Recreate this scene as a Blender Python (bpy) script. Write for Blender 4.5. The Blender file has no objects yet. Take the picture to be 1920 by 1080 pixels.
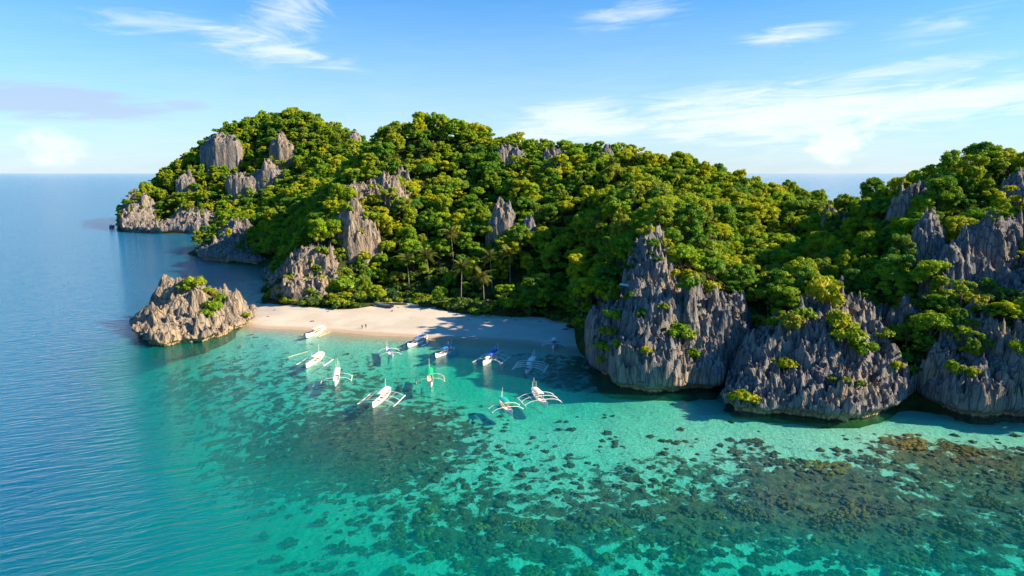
import bpy, math, random
import numpy as np
from mathutils import Vector, Matrix

# ------------------------------------------------------------------ camera, sky, sun, exposure
SC = bpy.context.scene
COL = SC.collection
PITCH = math.radians(9.58); CAM_H = 60.0; FPX = 1280.0
SUN_EL = math.radians(31.0)
SUN_AZ = math.radians(97.0)          # clockwise from +Y: from the right, a little behind the camera
cam_d = bpy.data.cameras.new('camera'); cam = bpy.data.objects.new('camera', cam_d); COL.objects.link(cam)
cam_d.lens = 24.0; cam_d.sensor_width = 36.0; cam_d.clip_start = 1.0; cam_d.clip_end = 200000.0
cam.location = (0, 0, CAM_H); cam.rotation_euler = (math.pi / 2 - PITCH, 0, 0)
SC.camera = cam

W = bpy.data.worlds.new('World'); SC.world = W; W.use_nodes = True
wt = W.node_tree; wt.nodes.clear()
W.cycles.sampling_method = 'MANUAL'; W.cycles.sample_map_resolution = 512
def wn(t, **k):
    n = wt.nodes.new(t)
    for a, b in k.items(): setattr(n, a, b)
    return n
def wmath(op, a, b=None, c=None, clamp=False):
    n = wn('ShaderNodeMath', operation=op, use_clamp=clamp)
    for i, s in enumerate((a, b, c)):
        if s is None: continue
        if isinstance(s, (int, float)): n.inputs[i].default_value = s
        else: wt.links.new(s, n.inputs[i])
    return n.outputs[0]
sky = wn('ShaderNodeTexSky', sky_type='NISHITA', sun_disc=False)
sky.sun_elevation = SUN_EL; sky.sun_rotation = SUN_AZ; sky.air_density = 1.0; sky.dust_density = 0.7; sky.ozone_density = 3.0
sky.altitude = 60
SKY_STRENGTH = 0.058
tc = wn('ShaderNodeTexCoord'); sp = wn('ShaderNodeSeparateXYZ'); wt.links.new(tc.outputs['Generated'], sp.inputs[0])
dx, dy, dz = sp.outputs
AZ = wmath('MULTIPLY', wmath('ARCTAN2', dx, dy), 57.2958)
EL = wmath('MULTIPLY', wmath('ARCSINE', dz), 57.2958)
def wnoise(sx, sy, rot, detail=6, rough=0.6, dist=0.6, off=0.0):
    c = wn('ShaderNodeCombineXYZ'); ca, sa = math.cos(rot), math.sin(rot)
    wt.links.new(wmath('MULTIPLY', wmath('ADD', wmath('MULTIPLY', AZ, ca), wmath('MULTIPLY', EL, sa)), sx), c.inputs[0])
    wt.links.new(wmath('MULTIPLY', wmath('SUBTRACT', wmath('MULTIPLY', EL, ca), wmath('MULTIPLY', AZ, sa)), sy), c.inputs[1])
    c.inputs[2].default_value = off
    n = wn('ShaderNodeTexNoise'); n.inputs['Scale'].default_value = 1.0
    n.inputs['Detail'].default_value = detail; n.inputs['Roughness'].default_value = rough; n.inputs['Distortion'].default_value = dist
    wt.links.new(c.outputs[0], n.inputs['Vector']); return n.outputs['Fac']
AE = wn('ShaderNodeCombineXYZ'); wt.links.new(AZ, AE.inputs[0]); wt.links.new(EL, AE.inputs[1])
def cloud(az, el, ra, re, shear, nfac, lo, hi, amt):
    mp = wn('ShaderNodeMapping', vector_type='TEXTURE'); wt.links.new(AE.outputs[0], mp.inputs[0])
    mp.inputs[1].default_value = (az, el, 0); mp.inputs[2].default_value = (0, 0, shear); mp.inputs[3].default_value = (ra, re, 1)
    ln = wn('ShaderNodeVectorMath', operation='LENGTH'); wt.links.new(mp.outputs[0], ln.inputs[0])
    m = wmath('SUBTRACT', 1.0, ln.outputs['Value'], clamp=True)
    s = wmath('MULTIPLY_ADD', m, 0.45, nfac)
    mr = wn('ShaderNodeMapRange', interpolation_type='SMOOTHSTEP')
    wt.links.new(s, mr.inputs[0]); mr.inputs[1].default_value = lo + .08; mr.inputs[2].default_value = hi + .16; mr.inputs[4].default_value = amt * .8
    return wmath('MULTIPLY', mr.outputs[0], wmath('MULTIPLY', m, 3.0, clamp=True))
def px_az_el(u, v):
    a = (u - 960) / FPX; b = (540 - v) / FPX
    d = np.array([a, math.cos(PITCH) + b * math.sin(PITCH), -math.sin(PITCH) + b * math.cos(PITCH)]); d /= np.linalg.norm(d)
    return math.degrees(math.atan2(d[0], d[1])), math.degrees(math.asin(d[2]))
n1 = wnoise(0.17, 1.25, 0.05, 4, 0.62, 0.8, 1.3)
n2 = wnoise(0.22, 0.8, -0.25, 4, 0.65, 1.2, 5.1)
n3 = wnoise(0.55, 0.9, 0.0, 4, 0.6, 0.3, 9.2)
parts = []
for (u, v, ra, re, rot, nf, lo, hi, amt) in [
    (540, 25, 7.0, 3.2, 0.7, n2, .49, .92, .62), (510, 90, 8.5, 1.5, -0.12, n1, .44, .80, .75), (300, 48, 7.0, 1.4, 0.0, n1, .5, .95, .5),
    (1200, 25, 7, 1.4, 0.12, n1, .48, .9, .55), (1485, 68, 5.0, 1.0, 0.04, n1, .40, .80, .8), (1790, 45, 6, 1.4, 0.12, n1, .5, .9, .4),
    (1480, 210, 17, 3.2, 0.03, n1, .40, .80, .8), (1800, 187, 15, 2.0, 0.10, n1, .40, .80, .8), (1090, 228, 9, 2.2, 0.0, n1, .40, .80, .75),
    (1600, 150, 12, 1.3, 0.08, n1, .46, .85, .6), (1565, 262, 3.2, 2.4, 0.0, n3, .40, .70, .75), (95, 277, 2.6, 1.6, 0.0, n3, .38, .68, .6)]:
    az, el = px_az_el(u, v); parts.append(cloud(az, el, ra, re, rot, nf, lo, hi, amt))
# thin veil all round the sky, thicker towards the horizon
veil = wmath('MULTIPLY', wmath('POWER', wmath('SUBTRACT', 1.0, wmath('DIVIDE', wmath('MAXIMUM', EL, 0.0), 19.0), clamp=True), 1.6), wmath('ADD', 0.55, wmath('MULTIPLY', n1, 0.3)))
tot = parts[0]
for p in parts[1:]: tot = wmath('MAXIMUM', tot, p)
# lilac-grey bank low on the left
az, el = px_az_el(70, 190); g1 = cloud(az, el, 11, 1.5, -0.02, n1, .38, .62, .8)
az, el = px_az_el(345, 198); g2 = cloud(az, el, 2.4, .6, 0, n1, .40, .7, .6)
grey = wmath('MAXIMUM', g1, g2)
def wmix(fac, a, col):
    m = wn('ShaderNodeMix', data_type='RGBA'); wt.links.new(fac, m.inputs[0]); wt.links.new(a, m.inputs[6])
    m.inputs[7].default_value = (*col, 1); return m.outputs[2]
tint = wn('ShaderNodeMix', data_type='RGBA', blend_type='MULTIPLY'); tint.inputs[0].default_value = 1.0
wt.links.new(sky.outputs[0], tint.inputs[6]); tint.inputs[7].default_value = (.37, .86, 1.22, 1)
hs = wn('ShaderNodeHueSaturation'); hs.inputs['Saturation'].default_value = 1.08; wt.links.new(tint.outputs[2], hs.inputs['Color'])
c0 = wmix(veil, hs.outputs[0], (5.6, 5.9, 6.2))
c1 = wmix(tot, c0, (6.6, 6.75, 7.0))
c2 = wmix(grey, c1, (3.0, 3.55, 4.9))
bg = wn('ShaderNodeBackground'); bg.inputs['Strength'].default_value = SKY_STRENGTH
wo = wn('ShaderNodeOutputWorld'); wt.links.new(c2, bg.inputs['Color']); wt.links.new(bg.outputs[0], wo.inputs[0])

sun_d = bpy.data.lights.new('sun', 'SUN'); sun = bpy.data.objects.new('sun', sun_d); COL.objects.link(sun)
sun_d.energy = 4.0; sun_d.angle = math.radians(0.6); sun_d.color = (1.0, 0.80, 0.52)
SUN_DIR = Vector((math.cos(SUN_EL) * math.sin(SUN_AZ), math.cos(SUN_EL) * math.cos(SUN_AZ), math.sin(SUN_EL)))
sun.rotation_euler = SUN_DIR.to_track_quat('Z', 'Y').to_euler(); sun.location = (300, -100, 200)

vs = SC.view_settings
SC.display_settings.display_device = 'sRGB'
vs.view_transform = 'Standard'; vs.look = 'None'; vs.exposure = 1.6; vs.gamma = 1.0; vs.use_curve_mapping = False
cy = SC.cycles
cy.use_denoising = True; cy.use_adaptive_sampling = True; cy.adaptive_threshold = 0.02; cy.max_bounces = 6; cy.diffuse_bounces = 3; cy.glossy_bounces = 2; cy.transmission_bounces = 4
cy.transparent_max_bounces = 8; cy.caustics_reflective = False; cy.caustics_refractive = False; cy.sample_clamp_indirect = 4.0

# ------------------------------------------------------------------ helpers
RNG = np.random.default_rng(7); random.seed(7)
FWD = np.array([0, math.cos(PITCH), -math.sin(PITCH)]); UP = np.array([0, math.sin(PITCH), math.cos(PITCH)])
EYE = np.array([0, 0, CAM_H])
def ray(u, v): return FWD + np.array([1., 0, 0]) * (u - 960) / FPX + UP * (540 - v) / FPX
def P(u, v, y):
    d = ray(u, v); return EYE + d * (y / d[1])
def G(u, v, z=0.0):
    d = ray(u, v); return EYE + d * ((z - CAM_H) / d[2])
def project(p):
    q = np.asarray(p) - EYE
    zc = q @ FWD; return 960 + FPX * q[..., 0] / zc, 540 - FPX * (q @ UP) / zc, zc

_perm = np.random.default_rng(3).permutation(256).astype(np.int32); _perm = np.concatenate([_perm, _perm, _perm])
_g3 = np.random.default_rng(5).normal(size=(256, 3)).astype(np.float32); _g3 /= np.linalg.norm(_g3, axis=1)[:, None]
_g3 *= 1.5
def perlin3(x, y, z):
    x = np.asarray(x, np.float32); y = np.asarray(y, np.float32); z = np.asarray(z, np.float32)
    xi = np.floor(x).astype(np.int32); yi = np.floor(y).astype(np.int32); zi = np.floor(z).astype(np.int32)
    xf = x - xi; yf = y - yi; zf = z - zi
    xi &= 255; yi &= 255; zi &= 255
    u = xf * xf * (3 - 2 * xf); v = yf * yf * (3 - 2 * yf); w = zf * zf * (3 - 2 * zf)
    out = 0
    for a in (0, 1):
        pa = _perm[xi + a]; wa = u if a else 1 - u
        for b in (0, 1):
            pb = _perm[pa + yi + b]; wb = v if b else 1 - v
            for c in (0, 1):
                g = _g3[_perm[pb + zi + c]]; wc = w if c else 1 - w
                out = out + wa * wb * wc * (g[..., 0] * (xf - a) + g[..., 1] * (yf - b) + g[..., 2] * (zf - c))
    return out
def fbm(x, y, z=0.0, octv=4, f=1.0, gain=.5, lac=2.03):
    x = np.asarray(x, np.float32); y = np.asarray(y, np.float32); z = np.zeros_like(x) + np.float32(z) if np.isscalar(z) else z
    s = 0; a = 1.0
    for o in range(octv):
        s = s + a * perlin3(x * f + 17.3 * o, y * f - 9.1 * o, z * f + 3.7 * o); a *= gain; f *= lac
    return s
class TPS:
    """thin-plate surface through control points"""
    def __init__(s, pts, smooth=0.0):
        p = np.array(pts, float); s.c = p[:, :2] / 100.0; n = len(p)
        K = s.k(np.linalg.norm(s.c[:, None] - s.c[None], axis=2)) + np.eye(n) * smooth
        Q = np.c_[np.ones(n), s.c]; A = np.block([[K, Q], [Q.T, np.zeros((3, 3))]])
        s.w = np.linalg.solve(A, np.r_[p[:, 2], 0, 0, 0]); s.n = n
    @staticmethod
    def k(r): return np.where(r > 1e-9, r * r * np.log(np.maximum(r, 1e-9)), 0)
    def __call__(s, x, y):
        x = np.asarray(x, float); sh = x.shape; x = x.ravel() / 100; y = np.asarray(y, float).ravel() / 100
        out = np.empty(len(x))
        for i in range(0, len(x), 20000):
            q = np.c_[x[i:i + 20000], y[i:i + 20000]]
            r = np.sqrt((q[:, 0:1] - s.c[:, 0]) ** 2 + (q[:, 1:2] - s.c[:, 1]) ** 2)
            out[i:i + 20000] = s.k(r) @ s.w[:s.n] + s.w[s.n] + q @ s.w[s.n + 1:]
        return out.reshape(sh)

def mesh_np(name, V, F, mats, smooth=False, mat_idx=None):
    """V (n,3), F (m,k) -> mesh data"""
    V = np.asarray(V, np.float32); F = np.asarray(F, np.int32); m, k = F.shape
    me = bpy.data.meshes.new(name)
    me.vertices.add(len(V)); me.vertices.foreach_set('co', V.ravel())
    me.loops.add(m * k); me.loops.foreach_set('vertex_index', F.ravel())
    me.polygons.add(m); me.polygons.foreach_set('loop_start', np.arange(0, m * k, k, dtype=np.int32))
    me.polygons.foreach_set('use_smooth', np.full(m, smooth, dtype=bool))
    for mt in (mats if isinstance(mats, (list, tuple)) else [mats]): me.materials.append(mt)
    if mat_idx is not None: me.polygons.foreach_set('material_index', np.asarray(mat_idx, np.int32))
    me.update(calc_edges=True); me.validate()
    return me
def link(name, me, parent=None, loc=None, rot=None, scale=None, **props):
    o = bpy.data.objects.new(name, me); COL.objects.link(o)
    if parent is not None: o.parent = parent
    if loc is not None: o.location = [float(c) for c in loc]
    if rot is not None: o.rotation_euler = rot
    if scale is not None: o.scale = (scale,) * 3 if np.isscalar(scale) else scale
    for k, v in props.items(): o[k] = v
    return o

# ------------------------------------------------------------------ materials
def material(name):
    m = bpy.data.materials.new(name); m.use_nodes = True; nt = m.node_tree; nt.nodes.clear(); return m, nt
class NT:
    def __init__(s, nt): s.t = nt
    def n(s, typ, ins=None, **k):
        n = s.t.nodes.new(typ)
        for a, b in k.items(): setattr(n, a, b)
        for a, b in (ins or {}).items():
            i = n.inputs[a]
            if hasattr(b, 'is_output'): s.t.links.new(b, i)
            else: i.default_value = b
        return n
    def m(s, op, a, b=0.0, c=0.0, clamp=False): return s.n('ShaderNodeMath', {0: a, 1: b, 2: c}, operation=op, use_clamp=clamp).outputs[0]
    def mix(s, f, a, b, blend='MIX'):
        f_ = lambda c: c if hasattr(c, 'is_output') else (*c, 1)
        return s.n('ShaderNodeMix', {0: f, 6: f_(a), 7: f_(b)}, data_type='RGBA', blend_type=blend).outputs[2]
    def ramp(s, f, lo, hi, a=0.0, b=1.0): return s.n('ShaderNodeMapRange', {0: f, 1: lo, 2: hi, 3: a, 4: b}, interpolation_type='SMOOTHSTEP').outputs[0]
    def noise(s, vec, scale, detail=4, rough=.55, dist=0.0): return s.n('ShaderNodeTexNoise', {'Vector': vec, 'Scale': scale, 'Detail': detail, 'Roughness': rough, 'Distortion': dist}).outputs['Fac']
    def pos(s): return s.n('ShaderNodeNewGeometry').outputs['Position']
    def mapping(s, vec, sc, rot=(0, 0, 0)): return s.n('ShaderNodeMapping', {0: vec, 3: sc, 2: rot}).outputs[0]
    def out(s, sh): s.n('ShaderNodeOutputMaterial', {0: sh})
    def bump(s, h, strength, dist): return s.n('ShaderNodeBump', {'Strength': strength, 'Distance': dist, 'Height': h}).outputs[0]
    def prin(s, col, rough=.8, normal=None, spec=.3, **k):
        d = {'Base Color': col if hasattr(col, 'is_output') else (*col, 1), 'Roughness': rough, 'Specular IOR Level': spec}
        if normal is not None: d['Normal'] = normal
        d.update(k); return s.n('ShaderNodeBsdfPrincipled', d).outputs[0]

def rock_material(name, base, warm, warm_amt, dark=.5, z_band=True):
    m, t = material(name); t = NT(t); p = t.pos()
    z = t.n('ShaderNodeSeparateXYZ', {0: p}).outputs[2]
    big = t.noise(p, .07, 4, .6)
    streak = t.noise(t.mapping(p, (1, 1, .12)), .55, 6, .65, .4)
    fine = t.noise(t.mapping(p, (1, 1, .35)), 1.7, 6, .7)
    c = t.mix(t.ramp(streak, .32, .66), tuple(v * dark for v in base), base)
    c = t.mix(t.m('MULTIPLY', t.ramp(fine, .5, .72), .6), c, tuple(min(.62, v * 1.55) for v in base))
    c = t.mix(t.m('MULTIPLY', t.ramp(big, .50, .66), warm_amt), c, warm)
    if z_band:
        zz = t.m('ADD', z, t.m('MULTIPLY', streak, -2.2))
        c = t.mix(t.ramp(zz, 1.5, -.2, 0, .9), c, (.44, .33, .19))
        c = t.mix(t.ramp(zz, -.55, -1.0, 0, .95), c, (.06, .05, .03))
    ck = t.n('ShaderNodeTexVoronoi', {'Vector': t.mapping(t.n('ShaderNodeVectorMath', {0: p, 1: t.n('ShaderNodeTexNoise', {'Vector': p, 'Scale': .35}).outputs['Color']}, operation='ADD').outputs[0], (1, 1, .13)), 'Scale': .6}, feature='DISTANCE_TO_EDGE').outputs['Distance']
    c = t.mix(t.ramp(ck, .06, .0, 0, .6), c, tuple(v * .18 for v in base))
    h = t.m('ADD', t.m('MULTIPLY', t.ramp(ck, 0, .09), .8), t.noise(t.mapping(p, (1, 1, .22)), 1.1, 7, .7))
    h = t.m('ADD', h, t.m('MULTIPLY', t.noise(p, 3.5, 4, .7), .35))
    t.out(t.prin(c, .92, t.bump(h, .9, .55), .15)); return m
M = {}
M['rock'] = rock_material('limestone_grey', (.215, .206, .212), (.42, .30, .19), .45)
M['rock_tan'] = rock_material('limestone_tan', (.30, .25, .205), (.36, .26, .16), .6, .5)
M['rock_far'] = rock_material('limestone_far', (.26, .235, .225), (.36, .28, .2), .5)

def leaf_material(name, c_dark, c_mid, c_yel, yel=.5, nscale=.05):
    m, t = material(name); t = NT(t)
    rnd = t.n('ShaderNodeObjectInfo').outputs['Random']; p = t.pos()
    a = t.noise(p, nscale, 3, .6); b = t.noise(p, .9, 2, .6)
    c = t.mix(t.ramp(t.m('ADD', t.m('MULTIPLY', rnd, .6), t.m('MULTIPLY', a, .5)), .2, .85), c_dark, c_mid)
    c = t.mix(t.m('MULTIPLY', t.ramp(t.m('ADD', t.m('MULTIPLY', t.m('FRACT', t.m('MULTIPLY', rnd, 7.31)), .42), t.m('MULTIPLY', a, .95)), .55, .95), yel), c, c_yel)
    c = t.mix(t.ramp(b, .3, .7, 0, .35), c, t.mix(1.0, c, (.5, .55, .5), 'MULTIPLY'))
    r3 = t.m('FRACT', t.m('MULTIPLY', rnd, 23.7)); c = t.mix(t.ramp(r3, .90, .93, 0, .7), c, tuple((v + w) * .5 for v, w in zip(c_mid, (.16, .10, .05))))
    c = t.mix(t.ramp(r3, .22, .05, 0, .75), c, tuple(v * w for v, w in zip(c_dark, (.62, .8, 1.6))))
    d = t.n('ShaderNodeBsdfDiffuse', {0: c}).outputs[0]
    tr = t.n('ShaderNodeBsdfTranslucent', {0: t.mix(1.0, c, (1.2, 1.15, .5), 'MULTIPLY')}).outputs[0]
    gl = t.n('ShaderNodeBsdfGlossy', {0: (.9, .95, .9, 1), 1: .45}).outputs[0]
    s = t.n('ShaderNodeMixShader', {0: .36, 1: d, 2: tr}).outputs[0]
    t.out(t.n('ShaderNodeMixShader', {0: .015, 1: s, 2: gl}).outputs[0]); return m
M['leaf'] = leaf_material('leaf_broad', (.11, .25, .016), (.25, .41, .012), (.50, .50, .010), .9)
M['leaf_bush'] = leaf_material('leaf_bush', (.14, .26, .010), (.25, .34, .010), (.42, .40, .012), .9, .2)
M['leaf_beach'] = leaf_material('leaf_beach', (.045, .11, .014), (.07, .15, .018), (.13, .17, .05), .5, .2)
M['leaf_palm'] = leaf_material('leaf_palm', (.08, .12, .02), (.12, .15, .025), (.22, .20, .04), .8, .3)
def plain(name, col, rough=.6, spec=.4, var=.12, scale=2.0):
    m, t = material(name); t = NT(t); nz = t.noise(t.n('ShaderNodeTexCoord').outputs['Object'], scale, 4, .6)
    c = t.mix(t.ramp(nz, .35, .7), tuple(v * (1 - var * 2) for v in col), col)
    t.out(t.prin(c, rough, None, spec)); M[name] = m; return m
plain('bark', (.16, .12, .085), .95, .1, .25, 1.2)
plain('bark_pale', (.36, .31, .25), .9, .1, .2, 1.5)
# ground under the forest
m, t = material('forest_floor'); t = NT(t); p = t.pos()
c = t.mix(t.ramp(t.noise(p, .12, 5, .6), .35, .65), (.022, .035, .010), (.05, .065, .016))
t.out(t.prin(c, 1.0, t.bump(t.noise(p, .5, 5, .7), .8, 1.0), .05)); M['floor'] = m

# ------------------------------------------------------------------ terrain height (forested hills)
CANOPY = 13.0
def S(u, v, y, c=CANOPY):
    p = P(u, v, y); return (p[0], p[1], p[2] - c)
hill_pts = []
def wp0(u, y): return (P(u, 500, y)[0], y)
# main ridge behind the beach
for a in [(700, 262, 412), (740, 232, 425), (780, 224, 428), (822, 216, 430), (870, 234, 428), (900, 244, 424), (950, 270, 414), (1000, 278, 406), (1050, 275, 400), (1130, 270, 394),
          (1200, 284, 388), (1260, 290, 384), (1330, 308, 378), (1385, 342, 370), (1440, 360, 360), (1520, 366, 350), (1590, 380, 338), (1612, 390, 332)]: hill_pts.append(S(*a))
# back of the main ridge down to the sea behind
for a in [(-95, 480, 66), (-20, 480, 60), (60, 460, 50), (130, 440, 42), (180, 420, 36), (-60, 560, 20), (40, 540, 14), (140, 520, 6), (210, 480, 6), (-40, 620, -8), (60, 600, -12), (170, 570, -14), (250, 520, -14), (-120, 620, 26)]: hill_pts.append(a)
# left spur of the main hill: crest with the rock walls, and the shaded slope left of it
for a in [(598, 478, 324, 3), (640, 420, 340, 4), (668, 398, 350, 3), (700, 345, 372, 4), (705, 300, 395, 6), (560, 500, 322, 5)]: hill_pts.append(S(*a))
for a in [(560, 425, 385), (600, 380, 410), (640, 330, 440), (660, 300, 480), (530, 470, 372)]: hill_pts.append(S(*a))
# slope above the beach
for a in [(700, 560, 305, 4), (700, 480, 330), (760, 400, 352), (760, 320, 392), (820, 560, 300, 4), (820, 480, 325), (830, 400, 358), (830, 310, 400), (900, 565, 295, 4), (900, 480, 322), (910, 400, 352), (910, 330, 385),
          (1000, 560, 285, 4), (1000, 480, 310), (1000, 400, 340), (1000, 335, 372), (1070, 590, 262, 4), (1080, 500, 282), (1090, 420, 312), (1100, 345, 358)]: hill_pts.append(S(*a))
# spine from the grey promontory up to the ridge
for a in [(1150, 470, 262, 6), (1190, 390, 246), (1180, 345, 310), (1260, 400, 262), (1320, 380, 300), (1250, 340, 345), (1240, 440, 228, 3), (1310, 470, 236, 5)]: hill_pts.append(S(*a))
for a in [(1200, 560, 205, 4), (1300, 575, 205, 4), (1380, 575, 212, 4)]: hill_pts.append(S(*a))
# valley between the two hills
for a in [(1400, 440, 282), (1400, 500, 240), (1450, 470, 262), (1480, 420, 300), (1520, 400, 312), (1460, 540, 214, 5), (1560, 420, 285)]: hill_pts.append(S(*a))
# right-hand hill
for a in [(1520, 555, 198, 5), (1580, 530, 200), (1640, 490, 206), (1640, 430, 235), (1700, 440, 215), (1760, 400, 220), (1700, 345, 246), (1640, 374, 268), (1760, 302, 250), (1850, 280, 250), (1925, 288, 246), (1850, 380, 220),
          (1920, 400, 212), (1850, 480, 198), (1760, 540, 190, 5), (1920, 500, 190, 5), (1690, 600, 188, 5), (1640, 590, 192, 5), (1830, 570, 178, 4)]: hill_pts.append(S(*a))
hill_pts += [(235, 240, 54), (290, 235, 54), (350, 240, 50), (220, 195, 40), (290, 190, 42), (350, 190, 40), (150, 300, 36), (210, 300, 40), (280, 300, 42), (350, 300, 40), (180, 360, 22), (260, 370, 16), (340, 380, 10), (230, 420, -6), (330, 440, -14),
             (400, 200, 40), (410, 280, 30), (150, 160, 16), (175, 158, 26), (230, 155, 32), (300, 155, 34), (370, 160, 32), (150, 142, -8), (190, 134, -4), (280, 128, -8), (380, 125, -12), (190, 120, -20), (300, 110, -22), (440, 200, -12), (440, 320, -12)]
# second point and far headland
for a in [(430, 425, 515, 4), (400, 460, 500, 3), (470, 400, 535), (510, 372, 570), (560, 335, 625), (620, 310, 650), (660, 300, 620), (540, 400, 500), (600, 350, 520), (560, 440, 440), (520, 470, 425)]: hill_pts.append(S(*a))
for a in [(245, 372, 752, 3), (285, 352, 765), (322, 327, 775), (362, 292, 800), (400, 252, 835), (442, 224, 865), (490, 216, 860), (522, 216, 838), (552, 208, 840), (600, 226, 830), (640, 240, 820), (685, 268, 800), (740, 290, 760),
          (520, 300, 775), (505, 350, 745), (450, 350, 752), (450, 290, 800), (400, 330, 770), (340, 375, 745), (300, 400, 735), (400, 390, 725), (600, 280, 770), (640, 290, 730), (580, 320, 740), (450, 405, 715, 5)]: hill_pts.append(S(*a))
for u, y, z in [(205, 770, -14), (190, 830, -16), (200, 900, -18), (225, 980, -18), (222, 745, -6), (228, 800, 2)]: hill_pts.append((*wp0(u, y), z))
hill_pts += [(-380, 960, 70), (-300, 960, 80), (-200, 920, 60), (-120, 860, 40), (-60, 760, 20), (-400, 880, 66),  (-400, 1060, -10), (-280, 1060, -10), (-150, 1000, -10), (-40, 860, -10), (20, 740, -12)]
# sea around (negative keeps the shore steep)
for u, v, z in [(225, 432, 2), (300, 438, 0), (395, 438, 0), (365, 480, 0), (430, 492, 0), (492, 498, 0), (505, 530, 0), (505, 560, 3), (440, 452, -3), (215, 440, -18), (300, 452, -16), (390, 455, -12), (345, 490, -14), (430, 510, -12), (470, 520, -8),
                (480, 545, -6), (150, 420, -25), (180, 400, -25), (520, 600, -4), (600, 596, -3), (700, 592, -2), (800, 596, -2), (900, 606, -2), (1000, 614, -2), (1060, 630, -2), (700, 640, -12), (900, 660, -12), (1060, 670, -12),
                (1120, 690, -2), (1150, 722, 0), (1220, 735, 0), (1300, 728, 0), (1350, 730, -4), (1090, 760, -14), (1220, 780, -14), (1340, 790, -14), (1410, 700, 6), (1400, 768, 0), (1500, 780, 0), (1600, 785, 0), (1700, 752, 2), (1800, 770, 0), (1900, 778, 0),
                (1500, 840, -14), (1700, 850, -14), (1900, 860, -16)]:
    g = G(u, v); hill_pts.append((g[0], g[1], z))
for u, v in [(640, 577), (700, 571), (760, 572), (820, 579), (880, 585), (940, 588), (1000, 591), (1050, 601), (1085, 616)]:
    g = G(u, v, 2.8); hill_pts.append((g[0], g[1], 3.3))
HILL = TPS(hill_pts, smooth=0.0015)
def hill_z(x, y):
    return HILL(x, y) + 1.6 * fbm(np.asarray(x) / 26, np.asarray(y) / 26, 4.2, 3)

gx = np.arange(-520, 460, 4.0); gy = np.arange(130, 1080, 4.0)
X, Y = np.meshgrid(gx, gy, indexing='ij'); HZ = hill_z(X, Y)
def grid_faces(nx, ny):
    i, j = np.meshgrid(np.arange(nx - 1), np.arange(ny - 1), indexing='ij'); a = (i * ny + j).ravel()
    return np.c_[a, a + ny, a + ny + 1, a + 1]
F = grid_faces(len(gx), len(gy)); zf = HZ.ravel()[F].max(1)
F = F[zf > -7]
used, inv = np.unique(F, return_inverse=True)
V = np.c_[X.ravel(), Y.ravel(), HZ.ravel()][used]
link('hill_terrain', mesh_np('hill_terrain', V, inv.reshape(F.shape), M['floor'], True), kind='structure', label='steep forested island hills behind the beach')
def hill_at(x, y):
    """bilinear lookup of the hill grid"""
    fx = np.clip((np.asarray(x) - gx[0]) / 4.0, 0, len(gx) - 1.001); fy = np.clip((np.asarray(y) - gy[0]) / 4.0, 0, len(gy) - 1.001)
    i = fx.astype(int); j = fy.astype(int); a = fx - i; b = fy - j
    return (HZ[i, j] * (1 - a) + HZ[i + 1, j] * a) * (1 - b) + (HZ[i, j + 1] * (1 - a) + HZ[i + 1, j + 1] * a) * b

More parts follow.
